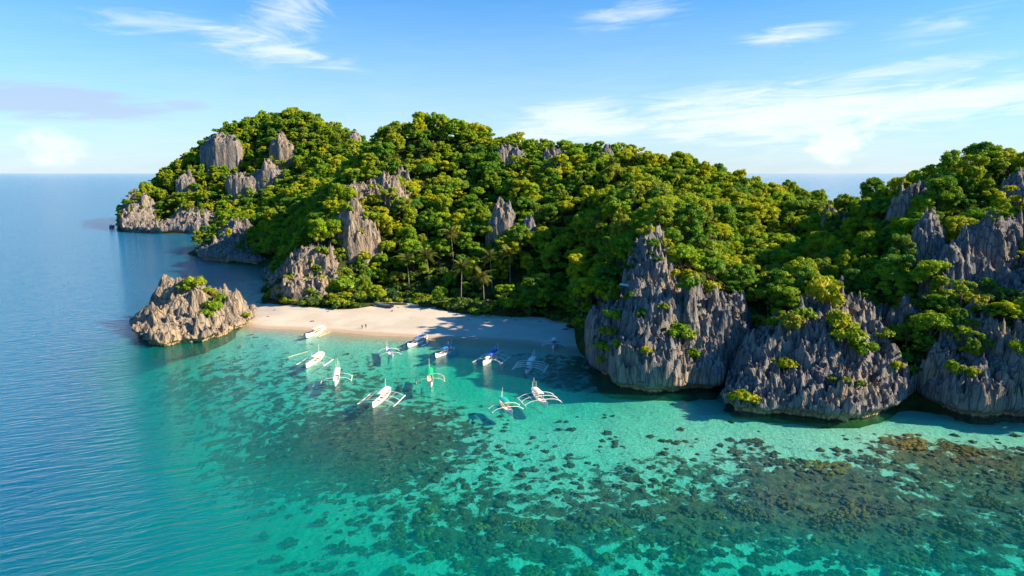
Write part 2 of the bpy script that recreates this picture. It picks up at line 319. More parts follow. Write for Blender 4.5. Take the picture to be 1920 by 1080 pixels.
# ------------------------------------------------------------------ sand: seabed and beach in one height function
sand_pts = []
for u, v, z in [  # waterline and beach
        (478, 614, 0), (540, 617, 0), (600, 620, 0), (700, 629, 0), (800, 634, 0), (900, 638, 0), (1000, 646, 0), (1095, 655, 0),
        (490, 600, 1.0), (500, 582, .9), (480, 590, .5), (445, 582, -.6), (490, 569, -.2), (460, 572, -1.5), (560, 600, 1.5), (640, 604, 1.5), (740, 606, 1.6), (840, 612, 1.7), (940, 616, 1.7), (1030, 622, 1.7), (1090, 640, 1.6),
        (560, 580, 2.3), (640, 580, 2.6), (720, 574, 2.8), (800, 578, 2.8), (880, 588, 2.8), (960, 591, 2.8), (1030, 598, 2.8), (1090, 620, 2.8), (760, 560, 1.5), (900, 566, 1.5), (1040, 570, 1.5), (680, 556, 1.0),
        # shallows off the beach
        (540, 628, -.8), (640, 636, -.9), (740, 642, -1.0), (850, 648, -1.1), (960, 656, -1.1), (1060, 664, -1.0), (480, 640, -2.2), (560, 660, -2.2), (640, 680, -2.4), (740, 680, -3.2), (840, 680, -3.6), (940, 690, -3.8), (1040, 690, -3.8),
        (1090, 700, -3.2), (620, 720, -3.4), (720, 730, -3.4), (840, 730, -3.6), (950, 730, -3.8), (1060, 730, -3.8), (1130, 750, -2.6), (1200, 755, -1.9), (1300, 760, -1.6), (1400, 800, -1.4), (1500, 820, -1.3), (1600, 830, -1.3), (1700, 800, -1.3), (1800, 810, -1.4), (1900, 815, -1.5),
        (1380, 720, -2.0),
        # reef flat in front
        (760, 800, -3.4), (900, 800, -2.8), (1050, 800, -2.3), (1200, 810, -2.0), (1350, 830, -1.8), (600, 800, -5.0), (700, 880, -4.4), (850, 880, -3.4), (1000, 880, -3.0), (1200, 880, -2.7), (1400, 890, -2.6), (1600, 900, -2.6), (1800, 900, -2.6), (1915, 920, -2.8),
        (750, 960, -5.0), (900, 960, -4.2), (1100, 960, -3.6), (1300, 950, -3.4), (1500, 960, -3.3), (1700, 960, -3.3), (1900, 980, -3.4), (700, 1060, -6.4), (900, 1060, -5.4), (1100, 1060, -5.0), (1300, 1060, -4.7), (1500, 1060, -4.5), (1700, 1060, -4.4), (1900, 1060, -4.5),
        # drop-off on the left
        (520, 740, -4.4), (430, 690, -4.4), (330, 670, -5.5), (270, 660, -9), (560, 860, -6.6), (450, 800, -8.0), (350, 750, -8.5), (240, 720, -12), (500, 950, -7.6), (400, 950, -9), (300, 850, -10.5), (600, 960, -6.6), (200, 800, -12.5), (100, 700, -17), (0, 640, -24),
        (550, 1060, -7.4), (400, 1060, -9), (250, 1000, -10.5), (100, 900, -13.5), (0, 800, -18), (0, 1000, -13.5), (150, 1070, -11), (200, 600, -22), (100, 550, -32), (240, 540, -24), (350, 520, -13), (420, 530, -8), (420, 560, -5), (470, 545, -5), (330, 580, -6), (440, 505, -9), (380, 460, -12), (300, 455, -20), (200, 460, -34), (0, 450, -45), (430, 460, -6)]:
    g = G(u, v); sand_pts.append((g[0], g[1], z))
for x, y, z in [(0, 60, -5.5), (100, 60, -4.6), (-80, 60, -9), (-200, 80, -25), (200, 100, -4), (300, 100, -6), (-350, 150, -40), (-600, 400, -50), (-600, 800, -50), (-500, 1100, -50), (0, 700, -30), (200, 650, -30), (450, 500, -30), (500, 200, -20), (0, 1200, -50), (450, 100, -16), (-300, 0, -35), (100, -60, -14), (350, -60, -20), (-100, 400, -1), (0, 340, -1), (60, 280, -1), (100, 300, -1), (250, 250, -2)]: sand_pts.append((x, y, z))
SAND = TPS(sand_pts, smooth=0.0015)
def smooth_far(x, y, z):
    r = np.sqrt((np.asarray(x) / 560) ** 2 + ((np.asarray(y) - 450) / 640) ** 2); k = np.clip((r - .85) / .35, 0, 1); k = k * k * (3 - 2 * k)
    return z * (1 - k) - 55 * k
def sand_z(x, y):
    z = SAND(x, y); dn = np.clip(-z / 3.0, 0, 1)
    z = z + dn * (.55 * fbm(x / 11, y / 11, 1.0, 4) + .16 * fbm(x / 2.6, y / 2.6, 2.0, 2)) + (1 - dn) * .05 * fbm(x / 5, y / 5, 7.0, 3)
    return np.maximum(smooth_far(x, y, z), -55)
def axis(lo, hi, step, far, n):
    core = np.arange(lo, hi + .1, step); g = np.geomspace(step * 3, far, n)
    return np.r_[(lo - g)[::-1], core, hi + g]
def sheet(name, xs, ys, zfun, mat, smooth=True):
    X, Y = np.meshgrid(xs, ys, indexing='ij'); Z = zfun(X, Y)
    return X, Y, Z, grid_faces(len(xs), len(ys))
xs = axis(-330, 210, 1.6, 60000, 26); ys = axis(70, 420, 1.6, 60000, 30)
X, Y, Z, F = sheet('sand', xs, ys, sand_z, None)
m, t = material('sand'); t = NT(t); p = t.pos(); z = t.n('ShaderNodeSeparateXYZ', {0: p}).outputs[2]
nb = t.noise(p, .09, 5, .6); nf = t.noise(p, .7, 4, .6)
c = t.mix(t.ramp(nb, .35, .65), (.46, .41, .35), (.54, .485, .415))
c = t.mix(t.ramp(t.m('ADD', z, t.m('MULTIPLY', nb, -.5)), .22, -.1), c, (.42, .32, .23))
c = t.mix(t.ramp(z, -.3, -.9), c, (.50, .47, .39))
foot = t.noise(t.mapping(p, (1, .5, 1)), 1.6, 4, .75)
c = t.mix(t.m('MULTIPLY', t.ramp(foot, .58, .75), .25), c, (.34, .28, .22))
t.out(t.prin(c, .95, t.bump(t.m('ADD', nf, t.m('MULTIPLY', foot, .5)), .35, .25), .1)); M['sand'] = m
# seabed: pale sand with dark coral and weed beds
m, t = material('seabed'); t = NT(t); p = t.pos(); z = t.n('ShaderNodeSeparateXYZ', {0: p}).outputs[2]
at = t.n('ShaderNodeAttribute', attribute_name='reef').outputs['Fac']
n1_ = t.noise(p, .30, 5, .68, .5); n2_ = t.noise(p, .9, 5, .7, .3); n3_ = t.noise(p, .045, 4, .6)
sandc = t.mix(t.ramp(n2_, .3, .7), (.40, .41, .34), (.54, .54, .46))
sandc = t.mix(t.ramp(z, -1.1, -.25), sandc, (.42, .32, .23))
k = t.m('ADD', t.m('ADD', t.m('MULTIPLY', n1_, .95), t.m('MULTIPLY', n2_, .25)), t.m('MULTIPLY', t.m('SUBTRACT', at, .655), .55))
reefc = t.mix(t.ramp(t.noise(p, .5, 5, .7), .35, .68), (.035, .02, .016), (.24, .105, .05))
reefc = t.mix(t.ramp(n3_, .5, .7, 0, .6), reefc, (.13, .075, .08))
c = t.mix(t.ramp(k, .515, .60, 0, .94), sandc, reefc)
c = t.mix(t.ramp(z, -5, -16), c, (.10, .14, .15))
t.out(t.prin(c, .95, t.bump(t.m('ADD', n2_, n1_), .8, .6), .05)); M['seabed'] = m
# how much reef grows where (x, y)
reef_pts = [(G(u, v)[0], G(u, v)[1], r) for u, v, r in [
    (500, 800, .75), (600, 820, .95), (680, 800, 1.0), (760, 800, .95), (640, 880, .8), (550, 880, .6), (450, 860, .7), (700, 770, .8), (850, 790, .75), (950, 800, .4), (1050, 800, .35), (1150, 790, .25), (1250, 780, .1), (1000, 750, .15), (900, 700, .1), (800, 730, .6), (700, 690, .6), (640, 740, .6), (600, 650, .35), (800, 660, .2), (1060, 690, .75), (1090, 740, .3),
    (850, 860, .55), (1000, 860, .5), (1150, 860, .5), (1300, 840, .5), (1400, 830, .6), (1450, 800, .05), (1550, 825, .1), (1650, 830, .55), (1620, 800, .3), (1700, 830, .95), (1800, 840, .75), (1900, 850, .85), (1800, 800, .05), (1900, 800, .05), (1560, 870, .85), (1450, 860, .65), (1700, 880, .6), (1850, 900, .7), (1400, 900, .7), (1300, 900, .55), (1550, 960, .95), (1650, 950, .95), (1450, 950, .9), (1300, 940, .85), (1200, 940, .75), (1050, 960, .85), (900, 960, .7), (800, 960, .7), (700, 960, .5), (1800, 960, .75), (1900, 960, .7),
    (1000, 920, .5), (850, 910, .6), (700, 930, .35), (560, 960, .25), (450, 960, .1), (600, 900, .2), (620, 990, .6), (560, 1030, .5), (700, 1020, .2), (800, 1040, .35), (900, 1050, .6), (1000, 1020, .5), (1100, 1040, .55), (1200, 1020, .3), (1300, 1040, .6), (1400, 1010, .5), (1500, 1040, .2), (1600, 1020, .5), (1700, 1040, .55), (1850, 1030, .55), (330, 690, .7), (400, 660, .5), (450, 700, .6), (350, 780, .5), (250, 780, .2), (250, 900, 0), (400, 1050, 0), (100, 700, 0), (450, 520, .5), (400, 500, .4), (500, 560, .3), (560, 700, .5), (560, 740, .6)]]
REEF = TPS(reef_pts, smooth=0.01)
RF = np.clip(REEF(X, Y), 0, 1) * np.clip((-Z - .5) / .6, 0, 1)
near = np.abs(X) < 700; RF = np.where(near & (Y < 600) & (Y > 40), RF, 0)
Z = Z + RF * (.35 * fbm(X / 5, Y / 5, 11.0, 3) + .2)
Vs = np.c_[X.ravel(), Y.ravel(), Z.ravel()]
zm = Z.ravel()[F].mean(1); fx_ = X.ravel()[F].mean(1); fy_ = Y.ravel()[F].mean(1)
isb = (zm > -.45) & (fy_ > 215) & (fy_ < 420) & (fx_ > -160) & (fx_ < 60)
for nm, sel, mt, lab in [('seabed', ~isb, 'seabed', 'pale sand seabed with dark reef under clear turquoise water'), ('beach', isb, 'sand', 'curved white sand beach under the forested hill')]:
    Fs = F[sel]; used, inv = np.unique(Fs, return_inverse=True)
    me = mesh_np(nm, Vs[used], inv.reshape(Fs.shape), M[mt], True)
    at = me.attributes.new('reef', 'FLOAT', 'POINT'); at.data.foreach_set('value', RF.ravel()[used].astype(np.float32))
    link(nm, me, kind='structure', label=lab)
def sand_at(x, y): return float(sand_z(np.array([x], float), np.array([y], float))[0])

# ------------------------------------------------------------------ sea surface
xs2 = axis(-340, 240, 3.0, 60000, 26); ys2 = axis(60, 520, 3.0, 60000, 30)
X2, Y2, Zs, F2 = sheet('sea', xs2, ys2, sand_z, None)
me = mesh_np('sea', np.c_[X2.ravel(), Y2.ravel(), np.zeros(X2.size)], F2, [], True)
at = me.attributes.new('depth', 'FLOAT', 'POINT'); at.data.foreach_set('value', (np.maximum(-Zs, 0) * (1 - .68 * np.where((np.abs(X2) < 700) & (Y2 < 600) & (Y2 > 40), np.clip(REEF(X2, Y2), 0, 1), 0))).ravel().astype(np.float32))
m, t = material('sea_water'); t = NT(t); p = t.pos()
d = t.n('ShaderNodeAttribute', attribute_name='depth').outputs['Fac']
def ex(k): return t.m('POWER', 2.71828, t.m('MULTIPLY', d, -k))
tr = t.n('ShaderNodeCombineColor', {0: ex(.62), 1: ex(.058), 2: ex(.082)}).outputs[0]
transp = t.n('ShaderNodeBsdfTransparent', {0: tr}).outputs[0]
bodyc = t.mix(t.ramp(d, 2.5, 15.0), (.0, .36, .30), (.0, .125, .265))
body = t.n('ShaderNodeBsdfDiffuse', {0: bodyc}).outputs[0]
water = t.n('ShaderNodeMixShader', {0: t.m('SUBTRACT', 1.0, t.m('POWER', 2.71828, t.m('MULTIPLY', t.m('POWER', t.m('MULTIPLY', d, .088), 1.5), -1.0))), 1: transp, 2: body}).outputs[0]
# wind ripples, longer swell towards the open water on the left
q = t.mapping(p, (1, 1, 1), (0, 0, math.radians(-24)))
w1 = t.noise(t.mapping(q, (.13, .50, 1)), 1.0, 4, .55, .5)
w2 = t.noise(t.mapping(q, (.55, 1.5, 1)), 1.0, 4, .6, .4)
hgt = t.m('ADD', t.m('MULTIPLY', w1, t.ramp(d, 1.0, 12.0, .35, 2.1)), t.m('MULTIPLY', w2, .35))
nrm = t.bump(hgt, .42, 1.0)
nrm_f = t.bump(hgt, .34, 1.0)
fc = t.n('ShaderNodeLayerWeight', {0: .5, 1: nrm_f}).outputs['Facing']
fr = t.m('ADD', .02, t.m('MULTIPLY', t.m('POWER', fc, 5.0), .98))
gl = t.n('ShaderNodeBsdfGlossy', {0: (1, 1, 1, 1), 1: .12, 'Normal': nrm}).outputs[0]
t.out(t.n('ShaderNodeMixShader', {0: t.m('MULTIPLY', fr, .85), 1: water, 2: gl}).outputs[0]); M['water'] = m
me.materials.append(m)
link('sea', me, kind='structure', label='clear turquoise sea deepening to blue on the left')

# ------------------------------------------------------------------ karst rock: density fields meshed by surface nets
def surface_nets(Fd, org, h):
    s = Fd > 0
    nx, ny, nz = Fd.shape
    cs = [(a, b, c) for a in (0, 1) for b in (0, 1) for c in (0, 1)]
    cnt = np.zeros((nx - 1, ny - 1, nz - 1), np.int8)
    for a, b, c in cs: cnt += s[a:nx - 1 + a, b:ny - 1 + b, c:nz - 1 + c]
    act = (cnt > 0) & (cnt < 8)
    I = np.argwhere(act); vid = np.full(act.shape, -1, np.int32); vid[act] = np.arange(len(I))
    f = {k: Fd[I[:, 0] + k[0], I[:, 1] + k[1], I[:, 2] + k[2]] for k in cs}
    acc = np.zeros((len(I), 3), np.float32); n = np.zeros(len(I), np.float32)
    for k in cs:
        for ax in range(3):
            if k[ax] == 0:
                k2 = tuple(1 if i == ax else k[i] for i in range(3)); a, b = f[k], f[k2]
                cr = (a > 0) != (b > 0); tt = np.where(cr, a / np.where(cr, a - b, 1), 0)
                pos = np.tile(np.array(k, np.float32), (len(I), 1)); pos[:, ax] = tt
                acc += pos * cr[:, None]; n += cr
    V = (I + acc / n[:, None]) * h + np.array(org)
    quads = []
    for ax in range(3):
        o1, o2 = (ax + 1) % 3, (ax + 2) % 3
        sl0 = [slice(None)] * 3; sl1 = [slice(None)] * 3; sl0[ax] = slice(0, -1); sl1[ax] = slice(1, None)
        for o in (o1, o2): sl0[o] = sl1[o] = slice(1, -1)
        A, B = s[tuple(sl0)], s[tuple(sl1)]
        E = np.argwhere(A != B); flip = A[tuple(E.T)]
        E[:, o1] += 1; E[:, o2] += 1
        def cell(d1, d2):
            q = E.copy(); q[:, o1] += d1; q[:, o2] += d2; return vid[q[:, 0], q[:, 1], q[:, 2]]
        Q = np.c_[cell(-1, -1), cell(0, -1), cell(0, 0), cell(-1, 0)]
        Q[~flip] = Q[~flip][:, ::-1]; quads.append(Q)
    return V, np.concatenate(quads)
def poly_inside(poly, X, Y):
    """signed distance to polygon, positive inside"""
    d = np.full(X.shape, 1e9); ins = np.zeros(X.shape, bool); n = len(poly)
    for i in range(n):
        (x0, y0), (x1, y1) = poly[i], poly[(i + 1) % n]
        ex, ey = x1 - x0, y1 - y0; tt = np.clip(((X - x0) * ex + (Y - y0) * ey) / (ex * ex + ey * ey + 1e-9), 0, 1)
        d = np.minimum(d, np.hypot(X - x0 - tt * ex, Y - y0 - tt * ey))
        c = ((y0 > Y) != (y1 > Y)) & (X < (x1 - x0) * (Y - y0) / (y1 - y0 + 1e-12) + x0); ins ^= c
    return np.where(ins, d, -d)
ROCK_T = []          # (xs, ys, T) of every rock, to keep the forest off bare faces
def karst(name, label, poly, crest, mat, res=.5, spacing=3.2, slope=(3.2, 6.5), rise=5.0, base=None, zmin=-4.5, amp=2.4, jag=3.0, notch=2.0, seed=1, power=1.0, flute=.26, fill=1.6, toe=.34):
    rng = np.random.default_rng(seed); poly = np.array(poly); crest = np.array(crest)
    x0, y0 = poly.min(0) - 4; x1, y1 = poly.max(0) + 4
    xs = np.arange(x0, x1, res); ys = np.arange(y0, y1, res); X, Y = np.meshgrid(xs, ys, indexing='ij')
    wob = 2.0 * fbm(X / 8, Y / 8, seed * 1.7, 2) - .9 * np.abs(fbm(X / 2.6, Y / 2.6, seed * 2.9, 2)) + .25
    D = poly_inside(poly, X, Y) + wob
    def crest_z(x, y):
        d2 = (x[..., None] - crest[:, 0]) ** 2 + (y[..., None] - crest[:, 1]) ** 2; w = 1 / (d2 + 3.0) ** 2.0
        return (w * crest[:, 2]).sum(-1) / w.sum(-1)
    CZ = crest_z(X, Y); base_z = np.zeros_like(X) if base is None else base(X, Y)
    B = base_z + (CZ - base_z) * (toe + (1 - toe) * np.clip(1 - np.exp(-np.maximum(D, 0) / rise), 0, 1) ** power)
    B = B + 1.6 * fbm(X / 5, Y / 5, seed * 4.4, 2)
    B = np.where(D > 0, B, base_z - 8 + D)
    T = B - fill
    T += amp * 1.5 * (.55 - 1.6 * np.abs(fbm(X * flute * 1.5, Y * flute * 1.5, seed * 3.1, 2)))
    # blades: each cell is a pointed, slanted slab
    for spacing, wide, jag in ((spacing * 2.3, .62, jag * 1.25), (spacing, 1.0, jag * .6)):
      for cx in np.arange(x0, x1, spacing):
        for cyy in np.arange(y0, y1, spacing):
            px, py = cx + rng.uniform(-.5, .5) * spacing, cyy + rng.uniform(-.5, .5) * spacing
            i, j = int((px - x0) / res), int((py - y0) / res)
            if i < 0 or j < 0 or i >= len(xs) or j >= len(ys) or D[i, j] < .3: continue
            bz = base_z[i, j]; Hh = B[i, j] + abs(rng.normal()) * jag * min(1, max(.2, (B[i, j] - bz) / 14)) + .6
            sl = rng.uniform(*slope) * wide; R = min(9.0, (Hh - bz + 4) / sl + 1.5); k = int(R / res) + 1
            a0, a1, b0, b1 = max(0, i - k), min(len(xs), i + k + 1), max(0, j - k), min(len(ys), j + k + 1)
            th = rng.uniform(0, math.pi); ca, sa = math.cos(th), math.sin(th); e = rng.uniform(.5, .9)
            dxx = X[a0:a1, b0:b1] - px; dyy = Y[a0:a1, b0:b1] - py
            du = (dxx * ca + dyy * sa) * e; dv = (dyy * ca - dxx * sa) / e
            dd = np.maximum(np.maximum(np.abs(du), np.abs(dv)), .72 * np.abs(du + dv)) * .8 + .2 * np.hypot(du, dv)
            T[a0:a1, b0:b1] = np.maximum(T[a0:a1, b0:b1], Hh - sl * dd ** 1.15 + .5 * du)
    T = np.minimum(T, base_z + (D + 1.0) * 16)
    # fluting down the faces
    T += amp * 1.3 * (.45 - 1.5 * np.abs(fbm(X * flute * 2.2, Y * flute * 2.2, seed * 5.1, 2)))
    zlo = zmin if base is None else float(base_z.min()) - 2; zhi = float(T.max()) + 2
    zs = np.arange(zlo, zhi, res)
    if base is None: T = np.where(D > -1, T, -20.0)
    Fd = T[:, :, None] - zs[None, None, :]
    m_ = np.abs(Fd) < 9
    ii, jj, kk = np.nonzero(m_)
    xx, yy, zz = xs[ii].astype(np.float32), ys[jj].astype(np.float32), zs[kk].astype(np.float32)
    nz = .9 * amp * perlin3(xx * .3 + seed, yy * .3, zz * .09) + .55 * amp * perlin3(xx * .9, yy * .9 + seed, zz * .16)
    Fd[ii, jj, kk] += nz
    if base is None:                         # wave-cut notch at the waterline
        und = notch * 1.5 * np.exp(-((zs - .5) / 1.5) ** 2) + np.where(zs < 0, notch * .55, 0)
        Fd = np.minimum(Fd, (D[:, :, None] - und[None, None, :]) * 4 + 1.2 * fbm(X / 3, Y / 3, seed, 2)[:, :, None])
    Fd[:, :, 0] = -1; Fd[0] = -1; Fd[-1] = -1; Fd[:, 0] = -1; Fd[:, -1] = -1
    V, Q = surface_nets(Fd.astype(np.float32), (x0, y0, zlo), res)
    o = link(name, mesh_np(name, V, Q, mat, False), label=label, category='rock')
    ROCK_T.append((xs, ys, T)); return o
def gp(*uv): return [tuple(G(u, v)[:2]) for u, v in uv]
def wp(u, y): p = P(u, 500, y); return (p[0], y)
def cp(*uvy): return [tuple(P(*a)) for a in uvy]

karst('karst_promontory', 'large dark grey fluted limestone promontory at the right end of the beach',
      gp((1102, 652), (1108, 700), (1150, 730), (1215, 744), (1290, 736), (1350, 738), (1405, 712), (1428, 690)) + [wp(1425, 222), wp(1340, 228), wp(1200, 234), wp(1112, 238)],
      cp((1118, 572, 222), (1150, 565, 212), (1180, 556, 202), (1212, 548, 197), (1240, 540, 197), (1270, 548, 199), (1310, 556, 202), (1350, 568, 204), (1390, 552, 209), (1415, 600, 208), (1150, 625, 192), (1300, 640, 186), (1220, 620, 186), (1200, 560, 222), (1300, 560, 218)), M['rock'], .42, 3.0, (3.4, 7.0), 4.0, seed=2, jag=2.6, toe=.45)
karst('rock_tower', 'slender grey rock tower rising behind the promontory',
      [wp(1165, 214), wp(1200, 207), wp(1250, 206), wp(1285, 211), wp(1290, 224), wp(1230, 230), wp(1170, 226)],
      cp((1182, 470, 215), (1195, 440, 217), (1212, 425, 218), (1240, 448, 217), (1262, 480, 216), (1280, 520, 216)), M['rock'], .42, 2.6, (4.5, 8.0), 2.6, base=lambda X, Y: hill_at(X, Y) * 0 + 14.0, seed=31, jag=2.2, toe=.5)
karst('sea_cliff', 'grey limestone cliff with pale undercut foot in the middle of the right shore',
      gp((1350, 770), (1375, 780), (1440, 786), (1475, 784), (1520, 790), (1600, 800), (1660, 782), (1700, 762), (1722, 750)) + [wp(1735, 200), wp(1600, 216), wp(1450, 212), wp(1400, 196), wp(1365, 176)],
      cp((1368, 735, 163), (1400, 730, 166), (1425, 690, 172), (1440, 612, 182), (1480, 602, 183), (1530, 600, 182), (1560, 560, 194), (1600, 560, 194), (1630, 592, 184), (1650, 640, 177), (1690, 655, 180), (1715, 660, 184), (1560, 690, 168), (1620, 700, 168), (1480, 690, 172)), M['rock'], .42, 3.4, (2.8, 6.0), 5.0, seed=5, jag=2.4)
karst('sea_cliff', 'dark grey limestone cliff at the far right edge below the wooded hill',
      gp((1718, 755), (1745, 768), (1790, 782), (1830, 790), (1880, 790), (1930, 788), (2050, 792), (2200, 800)) + [wp(2200, 206), wp(1980, 212), wp(1735, 206)],
      cp((1735, 615, 184), (1790, 575, 182), (1840, 580, 180), (1880, 610, 174), (1920, 590, 176), (1760, 525, 196), (1850, 490, 198), (1920, 490, 196), (2050, 500, 190), (2200, 500, 190), (1830, 670, 170)), M['rock'], .5, 3.4, (3.0, 6.5), 4.6, seed=8, jag=2.6, toe=.42)
karst('sea_stack', 'low tan limestone islet with shrubs on top at the left end of the beach',
      gp((246, 622), (252, 640), (275, 650), (305, 656), (345, 646), (385, 645), (420, 634), (450, 624), (480, 605)) + [wp(472, 276), wp(430, 292), wp(370, 297), wp(300, 288), wp(256, 268)],
      cp((262, 580, 254), (290, 565, 254), (318, 545, 260), (345, 536, 266), (372, 540, 266), (395, 565, 262), (428, 553, 268), (450, 575, 264), (470, 595, 262), (350, 585, 250), (420, 600, 255), (300, 600, 248)), M['rock_tan'], .42, 6.5, (1.5, 2.8), 4.0, seed=11, jag=2.6, amp=1.5, flute=.14, fill=3.2)
karst('sea_cliff', 'tan limestone bluff with a split face at the left end of the white beach',
      gp((503, 562), (515, 574), (545, 580), (590, 579), (622, 575), (650, 566)) + [wp(668, 325), wp(640, 342), wp(560, 346), wp(505, 338)],
      cp((512, 530, 318), (530, 520, 318), (548, 478, 322), (575, 465, 324), (600, 470, 324), (618, 462, 328), (645, 490, 324), (665, 510, 322), (585, 520, 314)), M['rock_tan'], .55, 3.0, (4.0, 8.0), 4.5, seed=14, jag=2.0)
karst('sea_cliff', 'brown-grey rock foot of the wooded point between the coves',
      gp((364, 478), (378, 488), (430, 493), (480, 498), (502, 495)) + [wp(520, 490), wp(470, 535), wp(400, 535), wp(372, 520)],
      cp((375, 465, 498), (400, 458, 495), (425, 435, 500), (440, 408, 506), (458, 430, 500), (475, 462, 478), (490, 470, 474)), M['rock_far'], .9, 5, (2.5, 5), 6, seed=17, jag=3, notch=1.5)
karst('sea_cliff', 'pale brown cliff foot of the distant headland',
      gp((222, 428), (232, 435), (265, 437), (300, 438), (350, 438), (390, 438), (418, 434)) + [wp(430, 745), wp(380, 775), wp(290, 790), wp(232, 775)],
      cp((232, 400, 748), (240, 362, 752), (252, 358, 756), (262, 385, 752), (300, 418, 730), (340, 400, 728), (372, 392, 728), (400, 396, 728), (318, 424, 722)), M['rock_far'], 1.1, 7, (1.8, 4.0), 7, seed=20, jag=4, notch=1.5, amp=3.5, flute=.15)
karst('shore_rock', 'small dark rock at the water below the shaded slope of the inner cove',
      gp((484, 514), (492, 524), (515, 530), (540, 535)) + [wp(545, 400), wp(500, 410), wp(486, 402)], cp((495, 508, 388), (515, 500, 390)), M['rock_far'], .7, 4, (2.5, 5), 4, seed=23, jag=1.5, notch=1)
karst('shore_rock', 'lone dark rock in the sea off the tip of the distant headland', gp((203, 427), (205, 429), (213, 429), (216, 426), (209, 424)), cp((208, 422, 780), (213, 423, 780)), M['rock_far'], .6, 3, (2, 4), 2.5, seed=25, jag=.6, notch=.4)
# outcrops standing in the forest: (pixel centre, distance, half width m, half depth m, height above the slope, tone)
OUT = [((668, 438), 340, 13, 9, 25, 'rock_tan', 'tall fluted tan rock wall above the bluff on the left of the beach'),
       ((725, 350), 372, 12, 8, 14, 'rock_tan', 'jagged tan outcrop halfway up the sunlit left spur'),
       ((675, 360), 366, 9, 6, 10, 'rock_tan', 'row of tan rock spikes on the crest of the left spur'),
       ((752, 322), 388, 6, 5, 13, 'rock_tan', 'narrow tan rock pillar among trees near the main summit'),
       ((935, 392), 346, 9, 6, 13, 'rock', 'grey cliff patch in the shaded forest above the beach'),
       ((990, 408), 340, 5, 4, 12, 'rock', 'small pale grey cliff patch deep in the forest above the palms'),
       ((955, 280), 412, 11, 5, 10, 'rock', 'grey jagged outcrop on the skyline right of the main summit'),
       ((1040, 284), 402, 9, 5, 8, 'rock', 'low grey outcrop on the middle of the skyline ridge'),
       ((1136, 282), 396, 5, 4, 14, 'rock', 'pointed grey pinnacle sticking out of the ridge skyline'),
       ((530, 290), 786, 16, 12, 40, 'rock_tan', 'pale sunlit cliff below the summit of the distant headland'),
       ((503, 335), 764, 20, 11, 34, 'rock_far', 'grey shaded cliff face low on the distant headland'),
       ((414, 292), 796, 24, 12, 42, 'rock_far', 'grey cliff strip on the shaded side of the distant headland'),
       ((458, 348), 758, 22, 10, 24, 'rock_far', 'grey cliff band in the lower middle of the distant headland'),
       ((350, 345), 770, 13, 10, 22, 'rock_far', 'dark cliff on the left shoulder of the distant headland'),
       ((620, 290), 790, 12, 7, 10, 'rock_far', 'short grey cliff band under the distant headland skyline'),
       ((665, 256), 806, 9, 7, 12, 'rock_far', 'grey rock knob at the right end of the distant skyline'),
       ((1720, 352), 240, 9, 6, 9, 'rock', 'grey outcrop under the crest of the right hill'),
       ((1738, 420), 214, 7, 6, 14, 'rock', 'dark grey pinnacle group high on the right hill'),
       ((1860, 440), 206, 14, 8, 16, 'rock', 'broad dark cliff across the upper right hill'),
       ((1790, 490), 197, 10, 7, 15, 'rock', 'fluted dark grey cliff in the middle of the right hill'),
       ((1905, 340), 232, 8, 6, 9, 'rock', 'dark rock face near the top right corner of the right hill'),
       ((1560, 400), 296, 7, 5, 8, 'rock', 'dark outcrop in the saddle between the hills'),
       ((1905, 545), 186, 8, 6, 13, 'rock', 'steep grey rock step at the right edge above the cliff'),
       ((1690, 560), 192, 5, 4, 9, 'rock', 'single grey rock tooth between trees on the right shore')]
for k, ((u, v), y, hw, hd, hh, mt, lab) in enumerate(OUT):
    c = P(u, v, y); cx, cyy = c[0], y; n = 11
    poly = [(cx + math.cos(a) * hw * random.uniform(.8, 1.15), cyy + math.sin(a) * hd * random.uniform(.8, 1.15)) for a in np.linspace(0, 2 * math.pi, n, endpoint=False)]
    hh *= 1.25 if y > 260 else .85; top = c[2] + hh * .5
    crest = [(cx + math.cos(a) * hw * .6, cyy + math.sin(a) * hd * .6 + hd * .2, top - random.uniform(0, .3) * hh) for a in np.linspace(0, 6.28, 6)] + [(cx, cyy, top)]
    karst('limestone_outcrop', lab, poly, crest, M[mt], .5 if y < 260 else (.65 if y < 500 else 1.1), 2.6 if y < 500 else 5, (4, 8), 2.6, base=lambda X, Y: hill_at(X, Y) - 2.0, seed=40 + k, jag=2.2 if y < 500 else 2.6, amp=2.0, toe=.34 if y < 500 else .6)

# ------------------------------------------------------------------ trees
def ico(sub=1):
    t_ = (1 + 5 ** .5) / 2
    v = [(-1, t_, 0), (1, t_, 0), (-1, -t_, 0), (1, -t_, 0), (0, -1, t_), (0, 1, t_), (0, -1, -t_), (0, 1, -t_), (t_, 0, -1), (t_, 0, 1), (-t_, 0, -1), (-t_, 0, 1)]
    f = [(0, 11, 5), (0, 5, 1), (0, 1, 7), (0, 7, 10), (0, 10, 11), (1, 5, 9), (5, 11, 4), (11, 10, 2), (10, 7, 6), (7, 1, 8), (3, 9, 4), (3, 4, 2), (3, 2, 6), (3, 6, 8), (3, 8, 9), (4, 9, 5), (2, 4, 11), (6, 2, 10), (8, 6, 7), (9, 8, 1)]
    v = [np.array(a, float) / np.linalg.norm(a) for a in v]
    for _ in range(sub):
        mid = {}; nf = []
        def mp(a, b):
            k = (min(a, b), max(a, b))
            if k not in mid: m_ = v[a] + v[b]; v.append(m_ / np.linalg.norm(m_)); mid[k] = len(v) - 1
            return mid[k]
        for a, b, c in f:
            ab, bc, ca = mp(a, b), mp(b, c), mp(c, a); nf += [(a, ab, ca), (b, bc, ab), (c, ca, bc), (ab, bc, ca)]
        f = nf
    return np.array(v), np.array(f)
ICO1 = ico(1)
